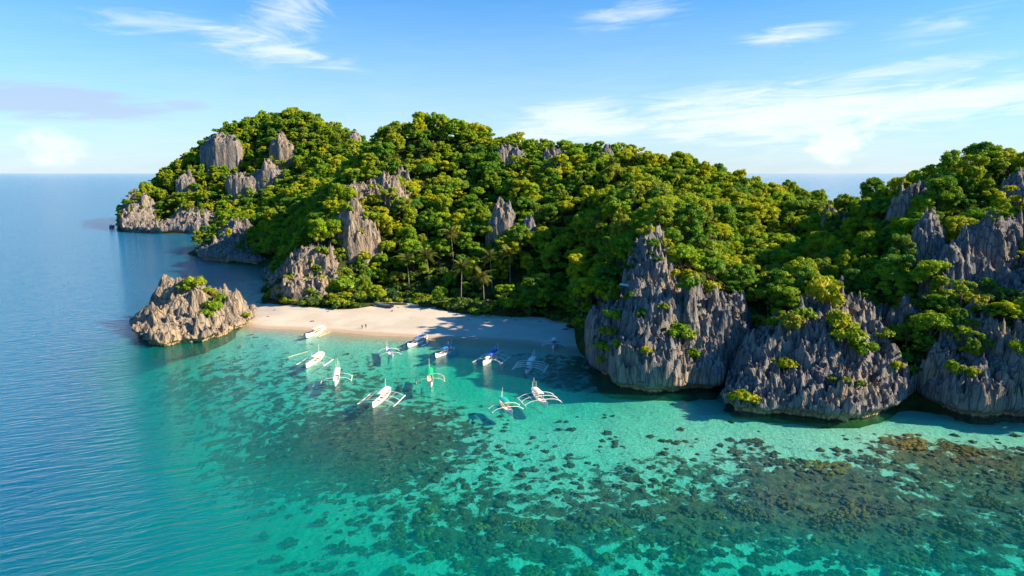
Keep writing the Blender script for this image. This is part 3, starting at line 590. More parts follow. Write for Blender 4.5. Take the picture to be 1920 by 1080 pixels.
def crown_mesh(name, lobes, mat, per=60, leaf=.5, rng=RNG, core=.78, quad_aspect=.62):
    """leafy lobes: each lobe = small dark core + leaf faces on its outside"""
    VV, FF, n0 = [], [], 0
    for (cx, cyy, cz, r, fl) in lobes:
        v, f = ICO1; vv = v * np.array([r, r, r * fl]) * core * (1 + .16 * rng.normal(size=(len(v), 1))) + (cx, cyy, cz)
        VV.append(vv); FF.append(f + n0); n0 += len(vv)
        n = int(per * (r / 1.2) ** 1.6)
        d = rng.normal(size=(n, 3)); d[:, 2] = d[:, 2] * .9 + .35; d /= np.linalg.norm(d, axis=1)[:, None]
        c = d * np.array([r, r, r * fl]) * rng.uniform(.82, 1.14, (n, 1)) + (cx, cyy, cz)
        nm = d + rng.normal(size=(n, 3)) * .38 + (0, 0, .25); nm /= np.linalg.norm(nm, axis=1)[:, None]
        a = np.cross(nm, rng.normal(size=(n, 3))); a /= np.linalg.norm(a, axis=1)[:, None]; b = np.cross(nm, a)
        L = leaf * rng.uniform(.7, 1.35, (n, 1)); a = a * L; b = b * L * quad_aspect
        dr = nm * L * .18
        q = np.stack([c - a - dr, c - b * .9 + a * .1, c + a - dr, c + b * .9 + a * .1], 1).reshape(-1, 3)   # lozenge, folded a little
        i = np.arange(n) * 4 + n0
        VV.append(q); FF += [np.c_[i, i + 1, i + 2], np.c_[i, i + 2, i + 3]]; n0 += 4 * n
    return mesh_np(name, np.concatenate(VV), np.concatenate(FF), mat, False)
def tube(path, radii, sides=7):
    path = np.asarray(path, float); V, F = [], []; n = len(path)
    for i, p in enumerate(path):
        tg = path[min(i + 1, n - 1)] - path[max(i - 1, 0)]; tg /= np.linalg.norm(tg) + 1e-9
        u = np.cross(tg, (0.31, .95, .05)); u /= np.linalg.norm(u) + 1e-9; w = np.cross(tg, u)
        for k in range(sides):
            a = 2 * math.pi * k / sides; V.append(p + radii[i] * (math.cos(a) * u + math.sin(a) * w))
    for i in range(n - 1):
        for k in range(sides): F.append((i * sides + k, i * sides + (k + 1) % sides, (i + 1) * sides + (k + 1) % sides, (i + 1) * sides + k))
    return np.array(V), np.array(F)
def merge(parts_):
    V, F, n = [], [], 0
    for v, f in parts_: V.append(v); F.append(np.asarray(f) + n); n += len(v)
    return np.concatenate(V), np.concatenate(F)
def trunk_mesh(name, h, r, lobes, mat):
    ps = [tube([(0, 0, -2.0), (.05, 0, h * .3), (.25, .1, h * .62), (.1, .2, h)], [r * 1.5, r, r * .8, r * .45])]
    for (cx, cyy, cz, rr, fl) in lobes[::5]:
        ps.append(tube([(.15, .1, h * .5), (cx * .5, cyy * .5, (h * .5 + cz) * .5 + .3), (cx * .92, cyy * .92, cz)], [r * .5, r * .33, r * .14], 5))
    return mesh_np(name, *merge(ps), mat, True)
TREES = []   # (crown mesh, trunk mesh)
for k in range(12):
    rng = np.random.default_rng(100 + k); lobes = []
    style = k % 4
    if style == 0:       # round, billowing crown
        R, Hc, n = 3.4, 6.0, 38
        for i in range(n):
            th, ph = rng.uniform(0, 6.28), math.acos(rng.uniform(-.25, 1)); rr = rng.uniform(.75, 1.0)
            lobes.append((R * rr * math.sin(ph) * math.cos(th), R * rr * math.sin(ph) * math.sin(th), Hc + 2.7 * rr * math.cos(ph), rng.uniform(.55, 1.2), .8))
    elif style == 1:     # spreading, layered, flat tops
        R, Hc, n = 4.2, 6.3, 40
        for i in range(n):
            th = rng.uniform(0, 6.28); rr = math.sqrt(rng.uniform(0, 1)); lv = rng.integers(0, 3)
            lobes.append((R * rr * math.cos(th) * (1 - .22 * lv), R * rr * math.sin(th) * (1 - .22 * lv), Hc - .9 + 1.35 * lv - rr * .6 + rng.normal() * .3, rng.uniform(.5, 1.2), .62))
    elif style == 2:     # taller, uneven crown
        R, Hc, n = 2.7, 7.0, 36
        for i in range(n):
            z = rng.uniform(-3.0, 3.2); w = math.sqrt(max(.06, 1 - (z / 3.6) ** 2)); th = rng.uniform(0, 6.28); rr = rng.uniform(.5, 1)
            lobes.append((R * w * rr * math.cos(th), R * w * rr * math.sin(th), Hc + z, rng.uniform(.5, 1.1), .85))
    if style == 3:       # open crown: separate leaf clumps on long limbs
        lobes = []
        for i in range(9):
            th = i * 2.4 + rng.normal() * .3; rr = rng.uniform(1.2, 4.0); zc = 6.2 + rng.uniform(-1.6, 2.6) - rr * .25
            for j in range(int(rng.integers(2, 5))): lobes.append((rr * math.cos(th) + rng.normal() * .6, rr * math.sin(th) + rng.normal() * .6, zc + rng.normal() * .35, rng.uniform(.45, .95), .6))
    TREES.append((crown_mesh('crown', lobes, M['leaf'], 135, .235, rng, core=.70), trunk_mesh('trunk', 6.2, .26, lobes, M['bark'])))
SHRUBS = []
for k in range(5):
    rng = np.random.default_rng(200 + k); lobes = []
    for i in range(13):
        th = rng.uniform(0, 6.28); rr = math.sqrt(rng.uniform(0, 1))
        lobes.append((1.5 * rr * math.cos(th), 1.5 * rr * math.sin(th), .75 + rng.uniform(-.3, .85) * (1.15 - rr * .6), rng.uniform(.45, .85), .75))
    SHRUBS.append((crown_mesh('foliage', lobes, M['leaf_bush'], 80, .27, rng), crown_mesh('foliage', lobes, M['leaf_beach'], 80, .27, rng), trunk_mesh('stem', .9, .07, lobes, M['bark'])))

dg = bpy.context.evaluated_depsgraph_get(); bpy.context.view_layer.update()
SEA_O = bpy.data.objects['sea']
def cast(u, v):
    d = Vector(ray(u, v)).normalized(); o = Vector(EYE)
    ok, loc, nor, idx, ob, mat = SC.ray_cast(dg, o, d)
    return (loc, nor, ob.name) if ok else (None, None, None)
def rock_top(x, y):
    best = -99
    for xs_, ys_, T_ in ROCK_T:
        if xs_[0] < x < xs_[-1] and ys_[0] < y < ys_[-1]:
            best = max(best, T_[int((x - xs_[0]) / (xs_[1] - xs_[0])), int((y - ys_[0]) / (ys_[1] - ys_[0]))])
    return best

# coconut palms: crown pixel, rough distance -> base found on the slope
def palm_mesh():
    rng = np.random.default_rng(321); fr = []
    for k in range(3):                       # three frond shapes
        L = [4.4, 4.8, 4.0][k]; droop = [.55, .9, .3][k]; V, F = [], []; n = 12
        ax = [np.array([L * (i / n) * (1 - .12 * (i / n)), 0, 1.5 * (i / n) * (1 - .3 * droop) - droop * 3.6 * (i / n) ** 2.2]) for i in range(n + 1)]
        for i in range(n):
            V += [ax[i] + (0, .05, 0), ax[i] - (0, .05, 0), ax[i + 1] - (0, .04, 0), ax[i + 1] + (0, .04, 0)]; q = len(V); F.append((q - 4, q - 3, q - 2, q - 1))
            for j in range(2):
                c = ax[i] + (ax[i + 1] - ax[i]) * (j * .5); w = 1.15 * math.sin(math.pi * min(1, (i + .8 + j * .5) / (n + .9))) ** .6
                for sd in (-1, 1):
                    tip = c + np.array([.45, sd * w, -.45 * w + rng.normal() * .08]); V += [c, c + (.17, 0, .02), tip + (.06, 0, 0), tip]; q = len(V); F.append((q - 4, q - 3, q - 2, q - 1))
        fr.append(mesh_np('frond', V, F, M['leaf_palm'], False))
    return fr
FRONDS = palm_mesh()
NUT = mesh_np('coconut_cluster', *merge([(ICO1[0] * .2 + np.array([.3 * math.cos(a), .3 * math.sin(a), -.25]), ICO1[1]) for a in np.linspace(0, 6.28, 6)]), M['bark'], True)
PALMS = []
for (u, v, y0_, lean, lab) in [(763, 485, 296, -.8, 'sunlit coconut palm, left one of the yellow pair behind the beach'), (800, 478, 296, -.9, 'sunlit coconut palm, right one of the yellow pair behind the beach'), (845, 438, 315, -1.2, 'tall coconut palm standing highest up the slope, above the yellow pair'),
                               (905, 518, 285, -.6, 'short shaded coconut palm nearest the sand in the middle of the beach'), (918, 480, 300, -1.2, 'slim shaded palm with small crown above the middle of the beach'), (955, 474, 302, -.4, 'shaded coconut palm right of the slim palm above the beach'), (866, 500, 296, .5, 'dim coconut palm in shade right of the yellow pair')]:
    best = None
    for y in np.arange(282, 372, 1.0):
        c = P(u, v, y); hz = float(max(hill_at(c[0] - lean, y), 2.5)); e = abs(c[2] - hz - 16.0)
        if best is None or e < best[0]: best = (e, y, c, hz)
    _, y, c, hz = best; PALMS.append((c[0], y, u, v))
    r = link('coconut_palm', None, loc=(c[0] - lean, y, hz), label=lab, category='palm', group='coconut palms behind the beach')
    h = c[2] - hz; path = [(lean * (i / 8) ** 1.6, 0, -.8 + (h + .8) * i / 8) for i in range(9)]
    link('trunk', mesh_np('trunk', *tube(path, [.30, .24, .21, .2, .19, .18, .17, .16, .17], 8), M['bark_pale'], True), r)
    for k in range(19):
        a = k * 2.399 + u; link('frond', FRONDS[k % 3], r, (lean, 0, h - .05), (0, random.uniform(-.35, .5) if k < 13 else random.uniform(-.9, -.5), a), random.uniform(1.15, 1.5))
    link('coconut_cluster', NUT, r, (lean, 0, h - .1))
OUT_PX = [(u, v, y, hw * FPX / y, hh * FPX / y) for (u, v), y, hw, hd, hh, mt, lab in OUT]
def blocked(x, y, z):
    """keep the strip in front of outcrops, bluffs and palms clear"""
    u, v, d = project(np.array([x, y, z + 5.0]))
    for (a, b, yy, w, h_) in OUT_PX:
        if y < yy + 1 and y > yy - 60 and abs(u - a) < w * .8 and -h_ * .5 < v - b < h_ * .42: return yy < 500 or (x * 7.13 + y * 3.7) % 1 > .35
    for (px_, py_, a, b) in PALMS:
        if (x - px_) ** 2 + (y - py_) ** 2 < 9 or (py_ - 40 < y < py_ + 1 and abs(u - a) < 36 and b - 28 < v < b + 75): return True
    if y < 345 and 500 < u < 668 and 462 < v < 580: return True
    if y < 212 and 1120 < u < 1420 and v > 545: return True
    return False

# scatter over the hills
rng = np.random.default_rng(77); pts = []; low = []
def scatter(x0, x1, y0, y1, sp, smin, smax):
    xs_ = np.arange(x0, x1, sp); ys_ = np.arange(y0, y1, sp)
    A, B_ = np.meshgrid(xs_, ys_, indexing='ij'); A = A + rng.uniform(-.48, .48, A.shape) * sp; B_ = B_ + rng.uniform(-.48, .48, A.shape) * sp
    z = hill_at(A, B_); sd = sand_z(A, B_)
    ok = (z > 2.2) & (z > sd + .15)
    for x, y, zz in zip(A[ok], B_[ok], z[ok]):
        if blocked(x, y, zz):
            low.append((x, y, zz - .2, rng.uniform(.9, 1.7))); continue
        rt = rock_top(x, y)
        if rt > zz + 2.5 and rng.uniform() > (.15 if y < 500 else .4): continue
        s_ = smin + (smax - smin) * rng.beta(1.2, 2.4)
        if rt > zz: zz, s_ = rt - .4, s_ * .62
        pts.append((x, y, zz, s_))
scatter(-150, 330, 140, 500, 4.4, .42, 1.85)
scatter(-470, 40, 500, 1000, 6.2, .75, 1.9)
scatter(-230, -150, 300, 500, 5.0, .6, 1.8)
scatter(40, 260, 500, 560, 7.0, .8, 1.4)
pts = np.array(pts)
uu, vv, dd = project(pts[:, :3] + np.array([0, 0, 5.0]) * pts[:, 3:4])
inv_ = (uu > -60) & (uu < 1980) & (vv > -50) & (vv < 1100)
size = np.where(inv_, pts[:, 3] / dd, 0)
order = np.argsort(-size); solo = []
for i in order:
    if size[i] <= 0 or len(solo) >= 300: break
    q = Vector(pts[i, :3]) + Vector((0, 0, 7.5 * pts[i, 3])); dv = q - Vector(EYE)
    ok, loc, *_ = SC.ray_cast(dg, Vector(EYE), dv.normalized(), distance=dv.length - 4)
    if not ok: solo.append(i)
solo = np.array(solo); rest = np.setdiff1d(np.arange(len(pts)), solo)
print('trees', len(pts), 'solo', len(solo))
MARKS = [((1240, 560), 'grey promontory'), ((1560, 640), 'middle cliff of the right shore'), ((1830, 680), 'cliff at the right edge'), ((585, 520), 'tan bluff'), ((800, 500), 'yellow palm pair'), ((940, 500), 'shaded palms'), ((1720, 352), 'outcrop under the right hill crest'),
         ((1738, 420), 'high pinnacle group'), ((1860, 440), 'broad upper right cliff'), ((1790, 490), 'fluted cliff on the right hill'), ((1560, 400), 'saddle outcrop'), ((935, 392), 'grey cliff patch above the beach'), ((668, 438), 'fluted tan rock wall'), ((1690, 560), 'lone rock tooth on the right'), ((1905, 340), 'top right rock face'), ((1400, 340), 'right end of the main skyline'), ((430, 450), 'wooded point between the coves')]
ORD = ['nearest', 'second', 'third', 'fourth', 'fifth', 'sixth', 'seventh', 'eighth', 'ninth', 'tenth', 'eleventh', 'twelfth', 'thirteenth', 'fourteenth', 'fifteenth', 'sixteenth', 'seventeenth', 'eighteenth', 'nineteenth', 'twentieth']
def mark_of(u, v):
    d, k = min(((u - a) ** 2 + (v - b) ** 2, i) for i, ((a, b), n_) in enumerate(MARKS)); (a, b), nm = MARKS[k]
    ang = math.degrees(math.atan2(b - v, u - a)) % 360
    return nm, ['right of', 'upper right of', 'above', 'upper left of', 'left of', 'lower left of', 'below', 'lower right of'][int((ang + 22.5) // 45) % 8], d ** .5
STYLE = ['round-crowned', 'flat-topped', 'tall-crowned', 'open-crowned']
choice = rng.integers(0, 12, len(solo)); bins = {}
for k, i in enumerate(solo):
    nm, dr, d_ = mark_of(uu[i], vv[i]); size_w = 'large ' if pts[i, 3] > 1.25 else ''
    bins.setdefault((size_w + STYLE[choice[k] % 4], dr, nm), []).append((d_, k))
tlabel = {}
for (st, dr, nm), L in bins.items():
    for n_, (d_, k) in enumerate(sorted(L)):
        tlabel[k] = f'{st} tree {dr} the {nm}' if len(L) == 1 else f'{ORD[min(n_, 19)]} {st} tree out, {dr} the {nm}'
for k, i in enumerate(solo):
    x, y, z, s_ = pts[i]; cm, tm = TREES[int(choice[k])]
    r = link('broadleaf_tree', None, loc=(x, y, z), rot=(rng.normal() * .05, rng.normal() * .05, rng.uniform(0, 6.28)), scale=(s_, s_, s_ * rng.uniform(.85, 1.12)),
             label=tlabel[k], category='tree', group='single trees of the island forest')
    link('trunk', tm, r); link('crown', cm, r)

# the rest of the forest: one stuff object, instanced crowns
def forest(name, P4, meshes, label, seed):
    """mesh points + geometry nodes: instance one of the given meshes on each point"""
    rg = np.random.default_rng(seed); me = bpy.data.meshes.new(name); me.vertices.add(len(P4)); me.vertices.foreach_set('co', P4[:, :3].astype(np.float32).ravel())
    for an, ty, arr in (('sc', 'FLOAT', P4[:, 3]), ('rz', 'FLOAT', rg.uniform(0, 6.283, len(P4))), ('pick', 'INT', rg.integers(0, len(meshes), len(P4)))):
        a_ = me.attributes.new(an, ty, 'POINT'); a_.data.foreach_set('value', arr.astype(np.float32 if ty == 'FLOAT' else np.int32))
    o = link(name, me, kind='stuff', label=label, category='forest')
    ng = bpy.data.node_groups.new(name, 'GeometryNodeTree'); ng.interface.new_socket('Geometry', in_out='INPUT', socket_type='NodeSocketGeometry'); ng.interface.new_socket('Geometry', in_out='OUTPUT', socket_type='NodeSocketGeometry')
    N = ng.nodes.new; gi = N('NodeGroupInput'); go = N('NodeGroupOutput'); j = N('GeometryNodeJoinGeometry')
    def attr(nm, ty):
        a_ = N('GeometryNodeInputNamedAttribute'); a_.data_type = ty; a_.inputs['Name'].default_value = nm; return a_.outputs['Attribute']
    pick = attr('pick', 'INT'); sc_ = attr('sc', 'FLOAT'); rz = attr('rz', 'FLOAT')
    cx = N('ShaderNodeCombineXYZ'); ng.links.new(rz, cx.inputs[2]); e2r = N('FunctionNodeEulerToRotation'); ng.links.new(cx.outputs[0], e2r.inputs[0])
    cs = N('ShaderNodeCombineXYZ')
    for q_ in range(3): ng.links.new(sc_, cs.inputs[q_])
    for k_, ob in enumerate(meshes):
        oi = N('GeometryNodeObjectInfo'); oi.transform_space = 'ORIGINAL'; oi.inputs['Object'].default_value = ob; oi.inputs['As Instance'].default_value = True
        cmp = N('FunctionNodeCompare'); cmp.data_type = 'INT'; cmp.operation = 'EQUAL'; ng.links.new(pick, cmp.inputs[2]); cmp.inputs[3].default_value = k_
        ip = N('GeometryNodeInstanceOnPoints'); ng.links.new(gi.outputs[0], ip.inputs['Points']); ng.links.new(cmp.outputs[0], ip.inputs['Selection'])
        ng.links.new(oi.outputs['Geometry'], ip.inputs['Instance']); ng.links.new(e2r.outputs[0], ip.inputs['Rotation']); ng.links.new(cs.outputs[0], ip.inputs['Scale'])
        ng.links.new(ip.outputs[0], j.inputs[0])
    ng.links.new(j.outputs[0], go.inputs[0])
    md = o.modifiers.new('forest', 'NODES'); md.node_group = ng; return o
# one crown object of each shape among the single trees serves as the instanced crown
crown_objs = []
for cm, tm in TREES:
    crown_objs.append(next(o for o in COL.objects if o.data is cm))
forest('forest', pts[rest], crown_objs, 'dense green forest covering the island hills', 5)

# ------------------------------------------------------------------ shrubs on the rocks and along the beach
SHR = [  # u, v, radius px, label
 (1272, 622, 28, 'large bright shrub in the middle of the promontory face'), (1300, 660, 17, 'dull green shrub below the large bright one on the promontory'), (1212, 655, 12, 'small yellow shrub low on the promontory face'), (1240, 572, 13, 'yellowish shrub near the promontory top edge'),
 (1150, 556, 18, 'topmost shrub of the green strip down the promontory left flank'), (1146, 588, 18, 'second shrub from the top of the green strip on the promontory left flank'), (1140, 618, 18, 'third shrub down the green strip on the promontory left flank'), (1134, 648, 16, 'fourth shrub down the green strip on the promontory left flank'), (1130, 674, 13, 'lowest shrub of the green strip on the promontory left flank'),
 (1158, 642, 13, 'yellow shrub just right of the green strip on the promontory'), (1180, 552, 13, 'flat yellow shrub beside the pale slab'), (1288, 528, 26, 'bright yellow shrub behind the promontory top, left one of two'), (1330, 540, 22, 'bright yellow shrub behind the promontory top, right one of two'), (1258, 512, 16, 'shrub at the foot of the rock tower'), (1250, 452, 18, 'shrub on the right shoulder of the rock tower'), (1212, 432, 17, 'straw-coloured shrub on the very top of the rock tower'), (1268, 474, 13, 'small shrub on the right side of the rock tower'), (1205, 585, 13, 'shrub on the left part of the promontory crest'),
 (1392, 740, 24, 'shrub on the low pale toe rock, left one of two'), (1418, 748, 13, 'shrub on the low pale toe rock, right one of two'), (1474, 680, 20, 'dark shrub half way up the middle cliff'), (1480, 600, 28, 'bright shrub at the top left of the middle cliff'), (1510, 588, 22, 'yellow shrub on the top ledge of the middle cliff'), (1452, 604, 17, 'shrub at the top left corner of the middle cliff'), (1588, 622, 36, 'largest yellow shrub on the middle cliff'), (1618, 652, 24, 'shrub below the largest yellow shrub on the middle cliff'), (1568, 600, 25, 'shrub above the largest yellow shrub on the middle cliff'), (1548, 548, 38, 'domed pale shrub on the summit rock of the middle cliff'), (1502, 538, 26, 'shrub left of the domed summit shrub of the middle cliff'), (1525, 516, 20, 'pinkish shrub behind the domed summit shrub'),
 (1560, 710, 9, 'tiny shrub low on the middle cliff, left of a row of three'), (1587, 712, 9, 'tiny shrub low on the middle cliff, middle of a row of three'), (1614, 717, 12, 'small shrub low on the middle cliff, right of a row of three'), (1680, 685, 12, 'small yellow shrub on the right edge of the middle cliff'), (1655, 625, 16, 'shrub on the upper right shoulder of the middle cliff'),
 (1790, 688, 16, 'shrub on the face of the far right cliff, left one of two'), (1822, 697, 12, 'yellow shrub on the face of the far right cliff, right one of two'), (1908, 650, 14, 'shrub at the right edge of the picture on the cliff'), (1740, 636, 20, 'shrub at the top left corner of the far right cliff'), (1768, 612, 20, 'shrub on the crest of the far right cliff'),
 (366, 530, 22, 'yellow-green shrub crowning the tan islet'), (342, 536, 13, 'small shrub left of the islet summit'), (394, 546, 12, 'shrub right of the islet summit'), (402, 572, 17, 'shrub in the cleft of the islet, middle one'), (386, 586, 12, 'lowest shrub in the cleft of the islet'), (414, 558, 13, 'upper right shrub in the cleft of the islet'), (463, 590, 8, 'tiny shrub at the right end of the islet'),
 (640, 532, 32, 'big bright green shrub at the right foot of the tan bluff'), (592, 500, 11, 'shrub in the crack of the tan bluff'), (582, 545, 10, 'shrub low on the right face of the tan bluff'), (548, 562, 8, 'tiny shrub at the foot of the tan bluff'), (543, 520, 11, 'yellow shrub on the left lower block of the tan bluff'), (602, 468, 13, 'shrub on the top of the tan bluff, left one'), (640, 470, 14, 'shrub on the top of the tan bluff, right one'), (682, 478, 15, 'shrub at the foot of the fluted tan wall'), (560, 455, 13, 'shrub behind the left top of the tan bluff'),
 (628, 432, 18, 'orange-tinted shrub left of the fluted tan wall'), (690, 402, 16, 'shrub on the upper right of the fluted tan wall'), (652, 388, 15, 'shrub on the top left of the fluted tan wall')]
BEACH = [(632, 572, 11, 'rounded bush at the left end of the beach, beside the bluff foot'), (668, 572, 11, 'brownish bush at the sand edge left of the old hull'), (725, 552, 26, 'broad dull bush behind the old hull'), (700, 560, 14, 'bush left behind the old hull'), (760, 556, 16, 'yellow-green bush right of the old hull'), (798, 568, 15, 'round bright bush on the sand edge'), (826, 562, 15, 'bush just right of the round bright bush'), (850, 569, 19, 'bright bush, left of the wide clump at the sand'), (876, 568, 17, 'bright bush, right of the wide clump at the sand'), (862, 548, 18, 'bush rising behind the wide clump at the sand'),
         (918, 570, 17, 'olive bush behind the grass strip'), (940, 568, 18, 'pale leafy bush behind the grass strip'), (925, 548, 16, 'lime bush below the short palm'), (962, 572, 15, 'grey-green bush at the right end of the grass strip'), (985, 570, 19, 'dark bush right of the grass strip'), (1005, 580, 20, 'glossy dark bush at the sand near the right end'), (1030, 588, 17, 'silvery bush at the sand near the right end'), (1052, 592, 20, 'tall dark bush, third from the right end of the sand'), (1075, 602, 20, 'dark bush, second from the right end of the sand'), (1092, 612, 17, 'last dark bush at the right end of the sand'), (782, 545, 15, 'bush under the yellow palm pair'), (745, 535, 18, 'shaded bush left of the yellow palms')]
rng = np.random.default_rng(91)
for (u, v, r, lab), beach in [(a, False) for a in SHR] + [(a, True) for a in BEACH]:
    loc, nor, hit = cast(u, v + r * .45)
    if loc is None: continue
    if hit == 'sea': loc = Vector(G(u, v + r * .45, .3))
    dist = (loc - Vector(EYE)).length; sc_ = r * dist / FPX / 1.95
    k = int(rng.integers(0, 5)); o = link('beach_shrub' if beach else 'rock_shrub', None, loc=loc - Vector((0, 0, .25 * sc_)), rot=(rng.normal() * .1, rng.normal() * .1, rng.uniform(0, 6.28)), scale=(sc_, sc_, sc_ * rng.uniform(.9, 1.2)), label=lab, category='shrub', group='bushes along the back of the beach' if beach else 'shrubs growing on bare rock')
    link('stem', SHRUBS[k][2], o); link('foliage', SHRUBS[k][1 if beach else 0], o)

sh_objs = []
for a_, b_, c_ in SHRUBS: sh_objs += [next((o for o in COL.objects if o.data is m_), None) for m_ in (a_, b_)]
lo = np.array(low); extra = []
for u in np.arange(625, 1095, 3.0):      # low growth along the foot of the slope
    for k_ in range(3):
        v = np.interp(u, [620, 700, 760, 820, 880, 940, 1000, 1050, 1095], [575, 567, 567, 574, 580, 582, 586, 596, 616]) - rng.uniform(1, 16)
        g = G(u, v, 3.2); extra.append((g[0], g[1], max(3.0, float(hill_at(g[0], g[1]))) - .2, rng.uniform(.6, 1.3)))
A, B_ = np.meshgrid(np.arange(88, 215, 3.0), np.arange(158, 262, 3.0), indexing='ij'); A = A + rng.uniform(-1.4, 1.4, A.shape); B_ = B_ + rng.uniform(-1.4, 1.4, A.shape)
for x, y in zip(A.ravel(), B_.ravel()):
    h_ = float(hill_at(x, y))
    if h_ > 6 and rock_top(x, y) < h_ + 1: extra.append((x, y, h_, rng.uniform(1.0, 2.2)))
lo2 = np.concatenate([lo, lo + np.c_[rng.uniform(-2, 2, (len(lo), 2)), np.zeros((len(lo), 2))], np.array(extra)])
lo2[:, 2] = np.maximum(hill_at(lo2[:, 0], lo2[:, 1]), 2.6) - .2
forest('undergrowth', lo2, [o for o in sh_objs if o is not None], 'low leafy undergrowth under the trees and palms', 6)

# creepers and tufts in the cracks of the near cliffs
cr = []
for q_ in range(6):
    xs_, ys_, T_ = ROCK_T[[0, 1, 2, 3, 5, 1][q_]]
    for k_ in range(95):
        i, j = int(rng.integers(3, len(xs_) - 3)), int(rng.integers(3, len(ys_) - 3)); w_ = T_[i - 2:i + 3, j - 2:j + 3]
        if T_[i, j] > 7 and T_[i, j] < np.median(w_) + .2: cr.append((xs_[i], ys_[j], T_[i, j] - .1, rng.uniform(.3, .85)))
forest('cliff_creepers', np.array(cr), [o for o in sh_objs if o is not None], 'small tufts and creepers in the cracks of the near cliffs', 9)

# dry grass strip at the back of the sand
gv, gf = [], []
def GS(x, y): return SAND(np.array([x]), np.array([y]))[0]
for k in range(5200):
    u = rng.uniform(855, 1000); v = rng.uniform(582, 595) - abs(u - 920) * .02; g = G(u, v, 2.8); z = max(float(GS(g[0], g[1])), float(hill_at(g[0], g[1]))) - .03
    
    if perlin3(np.array([g[0] * .35]), np.array([g[1] * .8]), np.array([3.3]))[0] < -.12: continue
    h = rng.uniform(.12, .38); a = rng.uniform(0, 6.28); w = .07; dx_, dy_ = math.cos(a) * w, math.sin(a) * w; lx, ly = rng.normal(size=2) * .25
    n_ = len(gv); gv += [(g[0] - dx_, g[1] - dy_, z), (g[0] + dx_, g[1] + dy_, z), (g[0] + lx, g[1] + ly, z + h)]; gf.append((n_, n_ + 1, n_ + 2))
plain('dry_grass', (.30, .27, .07), .9, .1, .25, .8)
link('grass', mesh_np('grass', gv, gf, M['dry_grass']), kind='stuff', label='strip of dry yellow grass between bushes and sand', category='grass')

# ------------------------------------------------------------------ coral heads
m, t = material('coral'); t = NT(t); p = t.pos(); rnd = t.n('ShaderNodeObjectInfo').outputs['Random']
c = t.mix(t.ramp(t.noise(p, 1.3, 5, .7), .35, .7), (.05, .02, .013), (.36, .13, .045))
c = t.mix(t.m('MULTIPLY', t.ramp(rnd, .6, .95), .6), c, (.48, .19, .05)); c = t.mix(t.m('MULTIPLY', t.ramp(rnd, .35, .1), .7), c, (.18, .09, .08))
t.out(t.prin(c, .95, t.bump(t.noise(p, 2.5, 5, .7), 1.0, .3), .05)); M['coral'] = m
CORAL = []
for k in range(6):
    rg = np.random.default_rng(400 + k); ps = []
    for i in range(int(rg.integers(9, 20))):
        a = rg.uniform(0, 6.28); rr = math.sqrt(rg.uniform(0, 1)) * 1.25; r_ = rg.uniform(.22, .5) * (1.25 - .4 * rr)
        vv_ = ICO1[0] * (r_ * np.array([1, 1, .8])) * (1 + .12 * rg.normal(size=(len(ICO1[0]), 1))) + np.array([rr * math.cos(a) * rg.uniform(.7, 1.2), rr * math.sin(a), .28 * (1.3 - rr) + r_ * .3]); ps.append((vv_, ICO1[1]))
    CORAL.append(mesh_np('coral_head', *merge(ps), M['coral'], False))
CORALBIG = []
for k in range(4):
    rg = np.random.default_rng(450 + k); ps = []
    for i in range(85):
        a = rg.uniform(0, 6.28); rr = math.sqrt(rg.uniform(0, 1)) * (1.0 + .35 * math.sin(3 * a + k) * rg.uniform(.4, 1)); r_ = rg.uniform(.06, .19)
        vv_ = ICO1[0] * (r_ * np.array([1, 1, .9])) * (1 + .15 * rg.normal(size=(len(ICO1[0]), 1))) + np.array([rr * math.cos(a) * 1.25, rr * math.sin(a), .12 * (1.2 - rr) + r_ * .25 + rg.uniform(0, .08)]); ps.append((vv_, ICO1[1]))
    CORALBIG.append(mesh_np('coral_head', *merge(ps), M['coral'], False))
big = [(898, 988, 17, 'round olive coral head alone in the front row'), (1062, 968, 22, 'brown clustered coral head in the middle of the front row'), (1110, 965, 16, 'brown coral head right of the big clustered one'), (985, 965, 24, 'wide brown coral cluster left of the middle of the front row'), (1202, 947, 24, 'golden brown coral mass in the front row'), (1155, 952, 14, 'dark coral head left of the golden mass'), (795, 970, 18, 'pinkish coral head left in the front row'), (838, 982, 11, 'small pale round coral head in the left front row'), (640, 985, 16, 'brown coral head far left in deeper teal water'), (600, 938, 12, 'small coral head at the left edge of the reef'), (743, 968, 10, 'small purple-brown coral head at the left of the front row'),
       (1290, 945, 16, 'coral head right of the golden mass'), (1400, 945, 30, 'long brown coral ridge in the right front'), (1340, 950, 18, 'brown coral lump beside the long ridge'), (1600, 950, 42, 'largest golden brown coral bed on the right'), (1545, 965, 26, 'elongated tan coral left of the largest bed'), (1650, 945, 26, 'tan coral right of the largest bed'), (1555, 870, 40, 'broad dark coral bed below the middle cliff'), (1630, 860, 20, 'brown coral patch right of the broad dark bed'), (1460, 862, 16, 'round dark coral left of the broad dark bed'), (1410, 828, 22, 'brown coral strip in bright sand near the cliff'), (1850, 930, 26, 'golden coral near the right edge'), (1790, 970, 30, 'dark coral near the lower right edge'), (1700, 830, 40, 'dark weed-covered coral off the right cliff foot'), (1800, 840, 34, 'dark coral band toward the right edge'), (1300, 1005, 18, 'dark coral in the teal water at the lower right of the centre'), (1460, 1062, 22, 'dark round coral at the bottom edge, right of the centre'), (860, 1062, 24, 'dark coral at the bottom edge, left of the centre'), (1130, 1065, 14, 'small coral head at the bottom edge')]
rng = np.random.default_rng(17); spots = []
for u, v, r, lab in big:
    g = G(u, v + 6, -2.0); spots.append((g[0], g[1], r * np.linalg.norm(g - EYE) / FPX / 1.25, lab))
cand = []
